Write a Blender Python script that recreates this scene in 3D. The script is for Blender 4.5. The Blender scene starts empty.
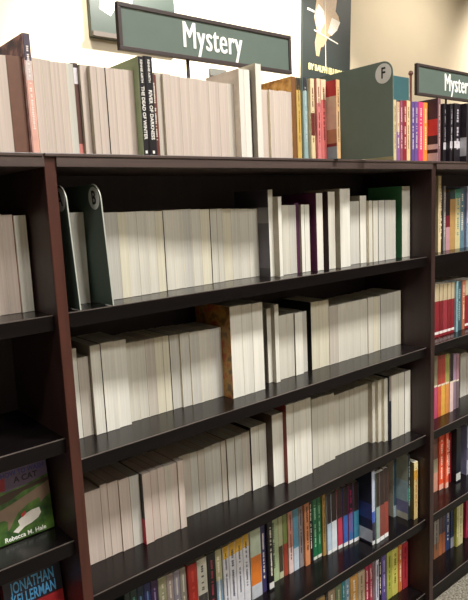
import bpy, bmesh, math, random
from mathutils import Vector, Matrix
random.seed(7)
SC = bpy.context.scene
COL = SC.collection
H = 1.392            # height of the bookcase top above the carpet
ZS = [0.0, -0.2663, -0.5322, -0.8008, -1.0719, -1.3201]   # shelf tops below the bookcase top
RC = 0.0145          # shelf front set back from the post front
XR = 1.0985          # inner face of the right post
PT = 0.0195          # post thickness
DEPTH = 0.235

# ------------------------------------------------------------------ materials
def lin(hx):
    v = [int(hx[i:i+2], 16) / 255 for i in (0, 2, 4)]
    return tuple((c / 12.92 if c <= .04045 else ((c + .055) / 1.055) ** 2.4) for c in v) + (1,)
_M = {}
def new_mat(name):
    m = bpy.data.materials.new(name); m.use_nodes = True
    return m, m.node_tree.nodes, m.node_tree.links, m.node_tree.nodes['Principled BSDF']
def ink(hx, rough=.42):
    if len(hx) > 6: return mottled(*hx.split('-'))
    """printed cover stock of one colour with faint mottling"""
    k = ('ink', hx, rough)
    if k in _M: return _M[k]
    m, N, L, b = new_mat('cover_' + hx)
    c = lin(hx)
    t = N.new('ShaderNodeTexCoord'); n = N.new('ShaderNodeTexNoise'); n.inputs['Scale'].default_value = 55; n.inputs['Detail'].default_value = 3
    r = N.new('ShaderNodeMapRange'); r.inputs[3].default_value = .78; r.inputs[4].default_value = 1.2
    mx = N.new('ShaderNodeVectorMath'); mx.operation = 'SCALE'; mx.inputs[0].default_value = c[:3]
    L.new(t.outputs['Object'], n.inputs['Vector']); L.new(n.outputs['Fac'], r.inputs[0]); L.new(r.outputs[0], mx.inputs['Scale'])
    L.new(mx.outputs[0], b.inputs['Base Color']); b.inputs['Roughness'].default_value = rough
    _M[k] = m; return m
def mottled(a, b_, c_):
    """a printed picture seen small: three inks in soft patches"""
    k = ('mot', a, b_, c_)
    if k in _M: return _M[k]
    m, N, L, b = new_mat('picture_cover_' + a)
    t = N.new('ShaderNodeTexCoord'); n = N.new('ShaderNodeTexNoise'); n.inputs['Scale'].default_value = 42; n.inputs['Detail'].default_value = 3
    r = N.new('ShaderNodeValToRGB'); e = r.color_ramp.elements
    e[0].position = .36; e[0].color = lin(a); e[1].position = .64; e[1].color = lin(c_); x = e.new(.5); x.color = lin(b_)
    L.new(t.outputs['Object'], n.inputs['Vector']); L.new(n.outputs['Fac'], r.inputs[0]); L.new(r.outputs[0], b.inputs['Base Color']); b.inputs['Roughness'].default_value = .4
    _M[k] = m; return m
def plain(name, hx, rough=.5, metal=0, spec=.5):
    k = ('plain', name)
    if k in _M: return _M[k]
    m, N, L, b = new_mat(name)
    t = N.new('ShaderNodeTexCoord'); n = N.new('ShaderNodeTexNoise'); n.inputs['Scale'].default_value = 30
    r = N.new('ShaderNodeMapRange'); r.inputs[3].default_value = .93; r.inputs[4].default_value = 1.06
    mx = N.new('ShaderNodeVectorMath'); mx.operation = 'SCALE'; mx.inputs[0].default_value = lin(hx)[:3]
    L.new(t.outputs['Object'], n.inputs['Vector']); L.new(n.outputs['Fac'], r.inputs[0]); L.new(r.outputs[0], mx.inputs['Scale']); L.new(mx.outputs[0], b.inputs['Base Color'])
    b.inputs['Roughness'].default_value = rough; b.inputs['Metallic'].default_value = metal; b.inputs['Specular IOR Level'].default_value = spec
    _M[k] = m; return m
PAGE = {'k': 'c6b7ac', 'c': 'cbc7ba', 'w': 'dedbd0', 'g': 'c1beb5', 'y': 'd0cab5', 'n': 'beb6aa'}
def pages(t):
    k = ('pages', t)
    if k in _M: return _M[k]
    m, N, L, b = new_mat('page_edges_' + {'k': 'rosy', 'c': 'cream', 'w': 'white', 'g': 'grey', 'y': 'yellowed', 'n': 'tan'}[t])
    c = N.new('ShaderNodeTexCoord'); oi = N.new('ShaderNodeObjectInfo')
    mp = N.new('ShaderNodeMapping'); mp.inputs['Scale'].default_value = (900, 3, 3)
    ad = N.new('ShaderNodeVectorMath'); ad.operation = 'ADD'
    L.new(c.outputs['Object'], mp.inputs['Vector']); L.new(mp.outputs[0], ad.inputs[0]); L.new(oi.outputs['Random'], ad.inputs[1])
    n = N.new('ShaderNodeTexNoise'); n.inputs['Scale'].default_value = 1; n.inputs['Detail'].default_value = 2
    L.new(ad.outputs[0], n.inputs['Vector'])
    mp2 = N.new('ShaderNodeMapping'); mp2.inputs['Scale'].default_value = (160, 4, 6)
    ad2 = N.new('ShaderNodeVectorMath'); ad2.operation = 'ADD'
    sc = N.new('ShaderNodeMath'); sc.operation = 'MULTIPLY'; sc.inputs[1].default_value = 37
    L.new(oi.outputs['Random'], sc.inputs[0]); L.new(c.outputs['Object'], mp2.inputs['Vector']); L.new(mp2.outputs[0], ad2.inputs[0]); L.new(sc.outputs[0], ad2.inputs[1])
    n2 = N.new('ShaderNodeTexNoise'); n2.inputs['Scale'].default_value = 1
    L.new(ad2.outputs[0], n2.inputs['Vector'])
    r = N.new('ShaderNodeMapRange'); r.inputs[3].default_value = .82; r.inputs[4].default_value = 1.14
    L.new(n.outputs['Fac'], r.inputs[0])
    r2 = N.new('ShaderNodeMapRange'); r2.inputs[3].default_value = .86; r2.inputs[4].default_value = 1.12
    L.new(n2.outputs['Fac'], r2.inputs[0])
    r3 = N.new('ShaderNodeMapRange'); r3.inputs[3].default_value = .95; r3.inputs[4].default_value = 1.03
    L.new(oi.outputs['Random'], r3.inputs[0])
    m1 = N.new('ShaderNodeMath'); m1.operation = 'MULTIPLY'; L.new(r.outputs[0], m1.inputs[0]); L.new(r2.outputs[0], m1.inputs[1])
    m2 = N.new('ShaderNodeMath'); m2.operation = 'MULTIPLY'; L.new(m1.outputs[0], m2.inputs[0]); L.new(r3.outputs[0], m2.inputs[1])
    mx = N.new('ShaderNodeVectorMath'); mx.operation = 'SCALE'; mx.inputs[0].default_value = lin(PAGE[t])[:3]
    L.new(m2.outputs[0], mx.inputs['Scale']); L.new(mx.outputs[0], b.inputs['Base Color'])
    b.inputs['Roughness'].default_value = .85; b.inputs['Specular IOR Level'].default_value = .2
    bp = N.new('ShaderNodeBump'); bp.inputs['Strength'].default_value = .25; bp.inputs['Distance'].default_value = .0006
    L.new(n.outputs['Fac'], bp.inputs['Height']); L.new(bp.outputs[0], b.inputs['Normal'])
    _M[k] = m; return m
def wood(name, a, bcol, rough, axis=(6, 6, 60), sheen=.5):
    m, N, L, b = new_mat(name)
    c = N.new('ShaderNodeTexCoord'); mp = N.new('ShaderNodeMapping'); mp.inputs['Scale'].default_value = axis
    n = N.new('ShaderNodeTexNoise'); n.inputs['Scale'].default_value = 1; n.inputs['Detail'].default_value = 5; n.inputs['Distortion'].default_value = .6
    r = N.new('ShaderNodeValToRGB'); r.color_ramp.elements[0].position = .3; r.color_ramp.elements[1].position = .7
    r.color_ramp.elements[0].color = lin(a); r.color_ramp.elements[1].color = lin(bcol)
    L.new(c.outputs['Object'], mp.inputs[0]); L.new(mp.outputs[0], n.inputs['Vector']); L.new(n.outputs['Fac'], r.inputs[0]); L.new(r.outputs[0], b.inputs['Base Color'])
    b.inputs['Roughness'].default_value = rough; b.inputs['Specular IOR Level'].default_value = sheen
    return m
M_POST = wood('red_brown_stained_wood', '3a1a13', '4c251b', .42, (60, 60, 5))
M_POSTD = wood('dark_stained_wood', '2a1b19', '382422', .42, (60, 60, 5))
M_SHELF = wood('espresso_laminate', '0c0909', '140f10', .22, (4, 60, 60), .42)
M_EDGE = wood('espresso_edge_band', '0b0808', '120d0e', .34, (4, 60, 60), .16)
M_EDGE_GLINT = wood('painted_edge_highlight', '4a423e', '6a605a', .35, (9, 60, 60))  # highlight along the shelves' top front edge, painted as a paler strip
M_TOP = wood('top_board_laminate', '453937', '52443f', .4, (4, 60, 60))
M_BACK = wood('dark_back_panel', '2c2225', '352a2d', .6, (40, 40, 4))

# ------------------------------------------------------------------ mesh helpers
def box(bm, x0, x1, y0, y1, z0, z1, mi=0, skip=()):
    v = [bm.verts.new(p) for p in ((x0,y0,z0),(x1,y0,z0),(x1,y1,z0),(x0,y1,z0),(x0,y0,z1),(x1,y0,z1),(x1,y1,z1),(x0,y1,z1))]
    F = {'b': (0,3,2,1), 't': (4,5,6,7), 'f': (0,1,5,4), 'k': (2,3,7,6), 'l': (3,0,4,7), 'r': (1,2,6,5)}
    for k, q in F.items():
        if k in skip: continue
        f = bm.faces.new([v[i] for i in q]); f.material_index = mi
    return v
def link(name, bm, mats, parent=None, bevel=0, seg=2, smooth=False):
    me = bpy.data.meshes.new(name)
    bm.normal_update(); bm.to_mesh(me); bm.free()
    for m in (mats if isinstance(mats, (list, tuple)) else [mats]): me.materials.append(m)
    o = bpy.data.objects.new(name, me); COL.objects.link(o)
    if parent is not None: o.parent = parent
    if bevel:
        b = o.modifiers.new('bevel', 'BEVEL'); b.width = bevel; b.segments = seg; b.limit_method = 'ANGLE'
    if smooth:
        for p in me.polygons: p.use_smooth = True
    return o
def mk(name, fn, mats, parent=None, **k):
    bm = bmesh.new(); fn(bm); return link(name, bm, mats, parent, **k)
def empty(name, loc, label, cat, group=None, rot=(0,0,0)):
    o = bpy.data.objects.new(name, None); COL.objects.link(o); o.location = loc; o.rotation_euler = rot
    o.empty_display_size = .05
    o['label'] = label; o['category'] = cat
    if group: o['group'] = group
    return o
def struct(o): o['kind'] = 'structure'; return o
def text_mesh(name, s, size, mat, parent, M, sx=1, ext=.0004, bold=0, align='CENTER', space=1):
    cu = bpy.data.curves.new(name, 'FONT'); cu.body = s; cu.size = size; cu.extrude = ext; cu.offset = bold
    cu.align_x = align; cu.align_y = 'CENTER'; cu.space_character = space; cu.resolution_u = 3
    t = bpy.data.objects.new(name + '_tmp', cu); COL.objects.link(t)
    dg = bpy.context.evaluated_depsgraph_get(); dg.update()
    me = bpy.data.meshes.new_from_object(t.evaluated_get(dg)); bpy.data.objects.remove(t)
    me.transform(M @ Matrix.Diagonal((sx, 1, 1, 1)))
    me.materials.clear(); me.materials.append(mat); me.name = name
    o = bpy.data.objects.new(name, me); COL.objects.link(o); o.parent = parent
    return o
# text upright on a surface that faces the room (-y); reading along +x
def embolden(o, e):
    bm = bmesh.new(); bm.from_mesh(o.data)
    base = bm.verts[:] + bm.edges[:] + bm.faces[:]
    for k in (-1, 1):
        g = bmesh.ops.duplicate(bm, geom=base)
        for v in g['geom']:
            if isinstance(v, bmesh.types.BMVert): v.co.x += e*k; v.co.z += .00004*k
    bm.to_mesh(o.data); bm.free()
def FRONT(x, y, z, tilt=0): return Matrix.Translation((x, y, z)) @ Matrix.Rotation(tilt, 4, 'Y') @ Matrix.Rotation(math.pi/2, 4, 'X')
# text on a spine: reading downwards, facing -y
def SPINE(x, y, z): return Matrix.Translation((x, y, z)) @ Matrix.Rotation(math.pi/2, 4, 'Y') @ Matrix.Rotation(math.pi/2, 4, 'X')
# text on a face that looks towards -x (left), reading towards -y ... seen from the left
def SIDE(x, y, z): return Matrix.Translation((x, y, z)) @ Matrix.Rotation(-math.pi/2, 4, 'Z') @ Matrix.Rotation(math.pi/2, 4, 'X')

# ------------------------------------------------------------------ bookcases
def bookcase(name, label, x0, x1, posts, shelves, topmat_x):
    """x0..x1 = clear width; posts = list of (x of the panel's left face, material, bare front material)"""
    r = empty(name, ((x0+x1)/2, 0, 0), label, 'bookcase', 'run of joined bookcases')
    ox = (x0+x1)/2
    for px, mat in posts:
        sp = mk('side_panel', lambda bm: box(bm, px-ox, px-ox+PT, .0045, DEPTH+.01, 0, H-.006), M_POSTD, r)
        mk('front_edging', lambda bm: box(bm, px-ox, px-ox+PT, 0, .0043, 0, H-.006), mat, sp, bevel=.0008)
    mk('top_board', lambda bm: box(bm, topmat_x[0]-ox, topmat_x[1]-ox, -.006, DEPTH+.012, H-.0055, H+.0), M_TOP, r, bevel=.001)
    mk('top_rail', lambda bm: box(bm, x0-ox, x1-ox, -.004, DEPTH, H-.022, H-.0056), M_TOP, r, bevel=.001)
    mk('back_panel', lambda bm: box(bm, x0-ox, x1-ox, DEPTH+.0002, DEPTH+.009, .05, H-.0057), M_BACK, r)
    for z in shelves:
        sh = mk('shelf', lambda bm: box(bm, x0-ox+.0005, x1-ox-.0005, RC+.0022, DEPTH-.0005, H+z-.026, H+z), M_SHELF, r)
        mk('edge_band', lambda bm: (box(bm, x0-ox+.0005, x1-ox-.0005, RC, RC+.002, H+z-.0262, H+z-.0010), box(bm, x0-ox+.0005, x1-ox-.0005, RC+.0002, RC+.002, H+z-.0010, H+z+.0005, 1)), [M_EDGE, M_EDGE_GLINT], sh)
    mk('kick_board', lambda bm: box(bm, x0-ox+.0005, x1-ox-.0005, RC+.02, RC+.04, 0, H+shelves[-1]-.0265), M_EDGE, r)
    return r
LEFT_SH = [ZS[1], -.4849, -.6775, -.8700, -1.0625, -1.3201]
bookcase('bookcase', 'dark wood bookcase at the left with face-out paperbacks on close shelves', -1.10, -PT-.0004, [(-1.10-PT, M_POST)], LEFT_SH, (-1.10-PT, -PT-.0025))
bookcase('bookcase', 'dark wood bookcase in the middle with a reddish left post', 0.0, XR, [(-PT, M_POST), (XR, M_POSTD)], ZS[1:], (-PT+.0003, XR+PT-.001))
bookcase('bookcase', 'dark wood bookcase at the right edge full of spine-out books', XR+PT, XR+PT+1.10, [(XR+PT+1.10, M_POSTD)], ZS[1:], (XR+PT+.0005, XR+PT*2+1.10))

# ------------------------------------------------------------------ books
SIDES = {  # left covers with printed areas: (from height share, to height share, colour)
 'Q1': ((0,.1,'3a363c'),(.1,.62,'5c5860'),(.62,.8,'8a868c'),(.8,1,'3c3940')),
 'O': ((0,1,'6a4c2c-a8803c-a0482c'),),
 'PK': ((0,.8,'b88a84-dcb0a6-e0c8c0'),(.8,1,'4b4350-7a5a60-c9988c')),
 'GB': ((0,1,'8a5a30-cf9a50-e0b878'),),
 'R': ((0,.36,'b01c34'),(.36,1,'1c181c')),
 'X': ((0,.16,'8fa8b0'),(.16,.2,'7a2a2c'),(.2,.38,'b88a68'),(.38,.8,'d8bfa8'),(.8,1,'b8222c')),
 'Y': ((0,.14,'d8ccc8'),(.14,.2,'2a2024'),(.2,.28,'d8ccc8'),(.28,.42,'2a2024'),(.42,.68,'c83a34'),(.68,1,'3c2a30')),
 'N': ((0,.03,'16182c'),(.03,.2,'c4c8d0'),(.2,.34,'1c1838'),(.34,.55,'2a3a78'),(.55,1,'1c2438')),
 'V': ((0,.1,'d8d4c4'),(.1,.28,'8a8ab4'),(.28,.6,'a8c4cc'),(.6,1,'a8b0a0')),
 'Z': ((0,.1,'2a242c'),(.1,.42,'c8c8d0'),(.42,1,'28222a')),
}
_cov = {}
def page_block(bm, w, h, d, t, fore_front):
    """paper block; the fore-edge (front when pages-out) is slightly hollow"""
    x0, x1 = -w/2 + t, w/2 - t
    n = 6; zb, zt = .0004, h - .0004
    a = min(.0009, w*.03)
    cols = []
    for i in range(n+1):
        u = i/n; x = x0 + (x1-x0)*u
        hol = a * (1 - (2*u-1)**2)
        yf = (.0006 + hol) if fore_front else t
        yb = (d - t) if fore_front else (d - .0006 - hol)
        cols.append((bm.verts.new((x,yf,zb)), bm.verts.new((x,yf,zt)), bm.verts.new((x,yb,zb)), bm.verts.new((x,yb,zt))))
    for p, q in zip(cols, cols[1:]):
        bm.faces.new((p[0], q[0], q[1], p[1])); bm.faces.new((q[2], p[2], p[3], q[3]))
        bm.faces.new((p[1], q[1], q[3], p[3])); bm.faces.new((p[0], p[2], q[2], q[0]))
    for c, flip in ((cols[0], 0), (cols[-1], 1)):
        vs = (c[0], c[1], c[3], c[2]); bm.faces.new(vs if not flip else vs[::-1])
def cover(w, h, d, t, spine_front, bands, side, base, edge=None):
    """U-shaped soft cover: left board, spine, right board; printed areas are material slots"""
    bm = bmesh.new(); mats = []
    def slot(c):
        if c not in mats: mats.append(c)
        return mats.index(c)
    b = slot(base)
    def segs(sp, lo, hi):
        for a, c, col in sp: yield max(lo, a*h), min(hi, c*h), slot(col)
    sd = SIDES.get(side, ((0,1,side),)) if side else ((0,1,base),)
    for z0, z1, mi in segs(sd, 0, h): box(bm, -w/2, -w/2+t, .0005 if not spine_front else .0003, d, z0, z1, mi)
    tr = min(.0019, w*.12) if edge == '241c20' else t
    box(bm, w/2-tr, w/2, (.0002 if edge == '241c20' else .0005) if not spine_front else .0003, d, 0, h, slot(edge) if edge else b)
    if spine_front:
        r = min(.002, w*.12)     # rounded spine: three facets
        for z0, z1, mi in segs(bands or ((0,1,base),), 0, h):
            xs = [-w/2, -w/2+r, w/2-r, w/2]; ys = [.0008, -.0006, -.0006, .0008]
            fr = [(bm.verts.new((x,y,z0)), bm.verts.new((x,y,z1))) for x, y in zip(xs, ys)]
            bk = [(bm.verts.new((x,t+.0006,z0)), bm.verts.new((x,t+.0006,z1))) for x in (-w/2, w/2)]
            for p, q in zip(fr, fr[1:]):
                f = bm.faces.new((p[0], q[0], q[1], p[1])); f.material_index = mi
            for vs in ((bk[0][0],fr[0][0],fr[0][1],bk[0][1]), (fr[3][0],bk[1][0],bk[1][1],fr[3][1]), (bk[1][0],bk[0][0],bk[0][1],bk[1][1]),
                       (fr[0][1],fr[1][1],fr[2][1],fr[3][1],bk[1][1],bk[0][1]), (bk[0][0],bk[1][0],fr[3][0],fr[2][0],fr[1][0],fr[0][0])):
                f = bm.faces.new(vs); f.material_index = mi
    else:
        box(bm, -w/2+t, w/2-t, d-t, d, 0, h, b)
    return bm, [ink(c) for c in mats]
def lettering(w, h, col, parent, rnd):
    """the worn, unreadable print of a small spine: short strokes running down it"""
    bm = bmesh.new()
    ch = w * rnd.uniform(.22, .34)
    for z0, z1, off in ((.90, .66, 0), (.60, .22, 0)):
        z = z0*h
        while z > z1*h:
            s = ch*rnd.uniform(.35, .7)
            if rnd.random() > .16: box(bm, -ch/2*rnd.uniform(.7,1), ch/2*rnd.uniform(.7,1), -.0010, -.0005, z-s, z)
            z -= s + ch*.22
    return link('title_lettering', bm, ink(col), parent)
def book(key, i, kind, x0, x1, y, h, z, a, b_, c_, d_, label, group):
    rnd = random.Random(f'{key}{i}')
    gap = .00012 if kind == 'p' else .0011
    w = x1 - x0 - gap
    dep = min(.60*h + rnd.uniform(-.003, .003), DEPTH - y - .004)
    t = .0007
    r = empty('paperback_book', ((x0+x1)/2, y, H+z+.0002), label, 'book', group)
    if kind == 'p':
        tint, cov, side = a, b_, c_
        if cov == 'd8cfb8': cov = rnd.choice(['d8cfb8', 'd8cfb8', 'cfc6b0', 'a89e8c', '8f8676'])
        mk('page_block', lambda bm: page_block(bm, w, h, dep, t, True), pages(tint), r)
        bm, mats = cover(w, h, dep, t, False, None, side, side if (side and side not in SIDES) else ((cov if cov[0] in 'bcdef' else 'b4aa98') if side is None else '5a5248'), cov)
        link('cover', bm, mats, r)
    else:
        col, bands, txt, side = a, b_, c_, d_
        mk('page_block', lambda bm: page_block(bm, w, h, dep, t, False), pages('c'), r)
        bm, mats = cover(w, h, dep, t, True, bands, side, col)
        link('cover', bm, mats, r)
        if txt in ('T1', 'T2'):
            M = ink('ece8e0')
            if txt == 'T1':
                text_mesh('author_lettering', 'RENNIE AIRTH', .0062, M, r, SPINE(0, -.0010, h*.855), 1, .0003, .0001)
                text_mesh('title_lettering', 'THE DEAD OF WINTER', .0092, M, r, SPINE(0, -.0010, h*.44), .98, .0003, .0002)
            else:
                text_mesh('author_lettering', 'RENNIE AIRTH', .0062, M, r, SPINE(0, -.0010, h*.855), 1, .0003, .0001)
                text_mesh('title_lettering', 'RIVER OF DARKNESS', .0098, M, r, SPINE(0, -.0010, h*.42), .98, .0003, .0002)
            mk('publisher_mark', lambda bm: box(bm, -.0022, .0022, -.0010, -.0005, h*.03, h*.06), M, r)
        elif txt: lettering(w, h, txt, r, rnd)
    return r
ROWS = [
 ('TL', 0.0, 'books on the bookcase tops', [
  ('p', -0.0958, -0.0741, 0.036, 0.1526, 'k', 'd8cfb8', None, 'short pages-out book, first right of the left photo edge, left bookcase top'),
  ('p', -0.0741, -0.0508, 0.036, 0.1538, 'k', 'd8cfb8', None, 'short pages-out book, second right of the left photo edge, left bookcase top'),
  ('s', -0.0508, -0.0228, 0.042, 0.1553, '6b4a3c', (), None, None, 'brown spined book, third right of the left photo edge, left bookcase top'),
  ('s', -0.0228, -0.0093, 0.0336, 0.1904, 'd9a795', ((0.0, 0.62, 'dba898'), (0.62, 0.78, 'cfc0bb'), (0.78, 1, '4b4350')), 'e8dcd4', 'PK', 'pink and grey spined book, fourth right of the left photo edge, left bookcase top'),
 ]),
 ('TM', 0.0, 'books on the bookcase tops', [
  ('p', -0.0082, 0.0074, 0.036, 0.1552, 'k', 'd8cfb8', None, 'short thin pages-out book, first right of the pink and grey spine, middle bookcase top'),
  ('p', 0.0074, 0.0216, 0.036, 0.1544, 'k', 'd8cfb8', None, 'short thin pages-out book, second right of the pink and grey spine, middle bookcase top'),
  ('p', 0.0216, 0.0379, 0.036, 0.153, 'k', 'd8cfb8', None, 'short thin pages-out book, third right of the pink and grey spine, middle bookcase top'),
  ('p', 0.0379, 0.0519, 0.0384, 0.1534, 'k', 'd8cfb8', None, 'short thin pages-out book, fourth right of the pink and grey spine, middle bookcase top'),
  ('p', 0.0519, 0.0665, 0.0432, 0.1551, 'g', 'd8cfb8', None, 'short thin pages-out book, fifth right of the pink and grey spine, middle bookcase top'),
  ('s', 0.0665, 0.0799, 0.0528, 0.1585, '5a3b35', ((0, 0.14, 'c77a72'), (0.14, 0.78, '5b3d38'), (0.78, 0.95, 'ddd6dc'), (0.95, 1, '3c2f30')), None, None, 'narrow brown spined book, sixth right of the pink and grey spine, middle bookcase top'),
  ('p', 0.0799, 0.0937, 0.0456, 0.1561, 'k', 'd8cfb8', None, 'short thin pages-out book, first right of the narrow brown spine, middle bookcase top'),
  ('p', 0.0937, 0.1063, 0.036, 0.1539, 'k', 'd8cfb8', None, 'short thin pages-out book, second right of the narrow brown spine, middle bookcase top'),
  ('p', 0.1063, 0.1243, 0.036, 0.1533, 'k', '241c20', None, 'short thin pages-out book, third right of the narrow brown spine, middle bookcase top'),
  ('p', 0.1243, 0.1427, 0.036, 0.1535, 'k', 'd8cfb8', None, 'short thin pages-out book, fourth right of the narrow brown spine, middle bookcase top'),
  ('p', 0.1427, 0.1629, 0.0384, 0.1543, 'k', 'd8cfb8', None, 'short pages-out book, fifth right of the narrow brown spine, middle bookcase top'),
  ('p', 0.1629, 0.1836, 0.0408, 0.1551, 'k', 'd8cfb8', None, 'short pages-out book, sixth right of the narrow brown spine, middle bookcase top'),
  ('s', 0.1836, 0.1966, 0.024, 0.1767, '1d1a1e', (), 'T1', '98a682', 'black spined book, seventh right of the narrow brown spine, middle bookcase top'),
  ('s', 0.1966, 0.2151, 0.024, 0.1788, '19171b', (), 'T2', '2a2226', 'black spined book, eighth right of the narrow brown spine, middle bookcase top'),
  ('s', 0.2151, 0.2294, 0.036, 0.1508, '6d3a32', (), 'e8e0d0', None, 'maroon spined book, first right of the two black titled spines, middle bookcase top'),
  ('p', 0.2294, 0.2448, 0.042, 0.157, 'n', '9a7466', None, 'short thin pages-out book, second right of the two black titled spines, middle bookcase top'),
  ('p', 0.2448, 0.2618, 0.036, 0.1558, 'k', 'd8cfb8', None, 'short thin pages-out book, third right of the two black titled spines, middle bookcase top'),
  ('p', 0.2618, 0.2832, 0.036, 0.1542, 'k', 'd8cfb8', None, 'short pages-out book, fourth right of the two black titled spines, middle bookcase top'),
  ('p', 0.2832, 0.3051, 0.036, 0.1526, 'k', 'd8cfb8', None, 'short pages-out book, fifth right of the two black titled spines, middle bookcase top'),
  ('p', 0.3051, 0.3301, 0.036, 0.153, 'k', 'd8cfb8', None, 'short pages-out book, sixth right of the two black titled spines, middle bookcase top'),
  ('p', 0.3301, 0.3531, 0.036, 0.1523, 'k', 'd8cfb8', None, 'short pages-out book, seventh right of the two black titled spines, middle bookcase top'),
  ('p', 0.3531, 0.3794, 0.036, 0.1518, 'k', 'd8cfb8', None, 'short pages-out book, eighth right of the two black titled spines, middle bookcase top'),
  ('p', 0.3794, 0.4056, 0.0384, 0.1516, 'k', 'd8cfb8', None, 'short pages-out book, ninth right of the two black titled spines, middle bookcase top'),
  ('p', 0.4056, 0.4262, 0.0432, 0.1533, 'n', 'd8cfb8', None, 'short pages-out book, tenth right of the two black titled spines, middle bookcase top'),
  ('p', 0.4262, 0.4397, 0.0264, 0.1814, 'w', 'efe3d8', 'eadccf', 'mid-height thin pages-out book, eleventh right of the two black titled spines, middle bookcase top'),
  ('p', 0.4397, 0.4582, 0.0264, 0.1813, 'w', '241c20', None, 'mid-height thin pages-out book, twelfth right of the two black titled spines, middle bookcase top'),
  ('p', 0.4689, 0.4843, 0.0216, 0.1951, 'w', 'e9dcc6', None, 'tall thin pages-out book, thirteenth right of the two black titled spines, middle bookcase top'),
  ('p', 0.4843, 0.5215, 0.042, 0.1489, 'k', 'd8cfb8', None, 'short thick pages-out book, first right of the tallest cream book, middle bookcase top'),
  ('p', 0.5215, 0.5342, 0.036, 0.149, 'k', 'd8cfb8', None, 'short thin pages-out book, second right of the tallest cream book, middle bookcase top'),
  ('p', 0.5342, 0.5529, 0.036, 0.1484, 'k', 'd8cfb8', None, 'short pages-out book, third right of the tallest cream book, middle bookcase top'),
  ('p', 0.5529, 0.5719, 0.036, 0.1499, 'k', 'd8cfb8', None, 'short pages-out book, fourth right of the tallest cream book, middle bookcase top'),
  ('p', 0.5719, 0.588, 0.036, 0.1491, 'k', 'd8cfb8', None, 'short thin pages-out book, fifth right of the tallest cream book, middle bookcase top'),
  ('s', 0.588, 0.6027, 0.036, 0.1827, '7a5230', (), None, 'GB', 'brown and gold spined book, sixth right of the tallest cream book, middle bookcase top'),
  ('s', 0.6027, 0.618, 0.0348, 0.1818, 'c7a254', ((0, 0.85, 'c9a75c'), (0.85, 1, '3a3430')), '8a6a35', None, 'gold spined book, seventh right of the tallest cream book, middle bookcase top'),
  ('s', 0.618, 0.6334, 0.0288, 0.1822, '8ea6a6', ((0, 0.84, '8fa8a8'), (0.84, 1, '35343a')), 'cfd8d8', None, 'grey blue spined book, eighth right of the tallest cream book, middle bookcase top'),
  ('s', 0.6334, 0.6481, 0.0204, 0.1799, 'dcc9a0', ((0, 0.3, 'd9c79b'), (0.3, 0.58, '6b2f2a'), (0.58, 0.9, 'dcc9a0'), (0.9, 1, 'e4d2aa')), '6b2f2a', None, 'cream spined book, ninth right of the tallest cream book, middle bookcase top'),
  ('s', 0.6481, 0.6621, 0.0144, 0.1801, 'd07a78', ((0, 0.7, 'cf7b78'), (0.7, 1, 'e0cba8')), '7a2e30', None, 'rose spined book, tenth right of the tallest cream book, middle bookcase top'),
  ('s', 0.6621, 0.6813, 0.0144, 0.1797, 'd98a7c', ((0, 0.75, 'c96a66'), (0.75, 1, 'e2cdaa')), '7a2e30', None, 'salmon spined book, eleventh right of the tallest cream book, middle bookcase top'),
  ('s', 0.6813, 0.6956, -0.0144, 0.1758, 'd0a878', (), '5a3028', 'X', 'tan spined book, twelfth right of the tallest cream book, middle bookcase top'),
  ('s', 0.9711, 0.9847, 0.036, 0.1606, 'c9b98e', (), '806a40', None, 'pale olive spined book, first right of the green divider lettered F, middle bookcase top'),
  ('s', 0.9847, 1.0006, 0.036, 0.1566, 'a98fb0', ((0, 0.5, '8a5a92'), (0.5, 1, 'c4a27c')), 'e8e0d0', None, 'lilac spined book, second right of the green divider lettered F, middle bookcase top'),
  ('s', 1.0006, 1.0144, 0.036, 0.1602, '8f4a5c', (), 'e8e0d0', None, 'plum spined book, third right of the green divider lettered F, middle bookcase top'),
  ('s', 1.0144, 1.033, 0.036, 0.1615, '8c2a34', (), 'e8e0d0', None, 'deep red spined book, fourth right of the green divider lettered F, middle bookcase top'),
  ('s', 1.033, 1.0531, 0.0384, 0.1633, 'dcbf8c', (), '8a6a3a', None, 'cream yellow spined book, fifth right of the green divider lettered F, middle bookcase top'),
  ('s', 1.0531, 1.0687, 0.036, 0.1614, '5c4a86', (), 'e8e0d0', None, 'violet spined book, sixth right of the green divider lettered F, middle bookcase top'),
  ('s', 1.0687, 1.0881, 0.036, 0.1628, '6a4c8c', (), 'e8e0d0', None, 'purple spined book, seventh right of the green divider lettered F, middle bookcase top'),
  ('s', 1.0881, 1.1103, 0.036, 0.163, 'd9406e', (), 'e8e0d0', None, 'bright pink spined book, eighth right of the green divider lettered F, middle bookcase top'),
  ('s', 1.1103, 1.1329, 0.036, 0.1632, 'e88a3c', (), 'e8e0d0', None, 'orange spined book, ninth right of the green divider lettered F, middle bookcase top'),
  ('s', 1.1329, 1.1491, 0.0048, 0.1717, '7a5a5c', (), 'd8c8c0', 'Y', 'greyish red spined book, tenth right of the green divider lettered F, middle bookcase top'),
 ]),
 ('TR', 0.0, 'books on the bookcase tops', [
  ('s', 1.2029, 1.2178, 0.0288, 0.1653, '221c22', ((0, 0.22, '1f1a20'), (0.22, 0.34, 'c9c4c8'), (0.34, 1, '221c22')), 'b8b0b8', None, 'black spined book, first right of the greyish red spine, right bookcase top'),
  ('s', 1.2178, 1.2327, 0.0168, 0.1645, '2a222a', ((0, 0.24, '1f1a20'), (0.24, 0.36, 'c9c4c8'), (0.36, 1, '221c22')), 'b8b0b8', None, 'black spined book, second right of the greyish red spine, right bookcase top'),
  ('s', 1.2327, 1.2658, 0.012, 0.166, '221c22', ((0, 0.24, '1f1a20'), (0.24, 0.36, 'c9c4c8'), (0.36, 1, '221c22')), 'b8b0b8', None, 'black spined book, third right of the greyish red spine, right bookcase top'),
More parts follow.
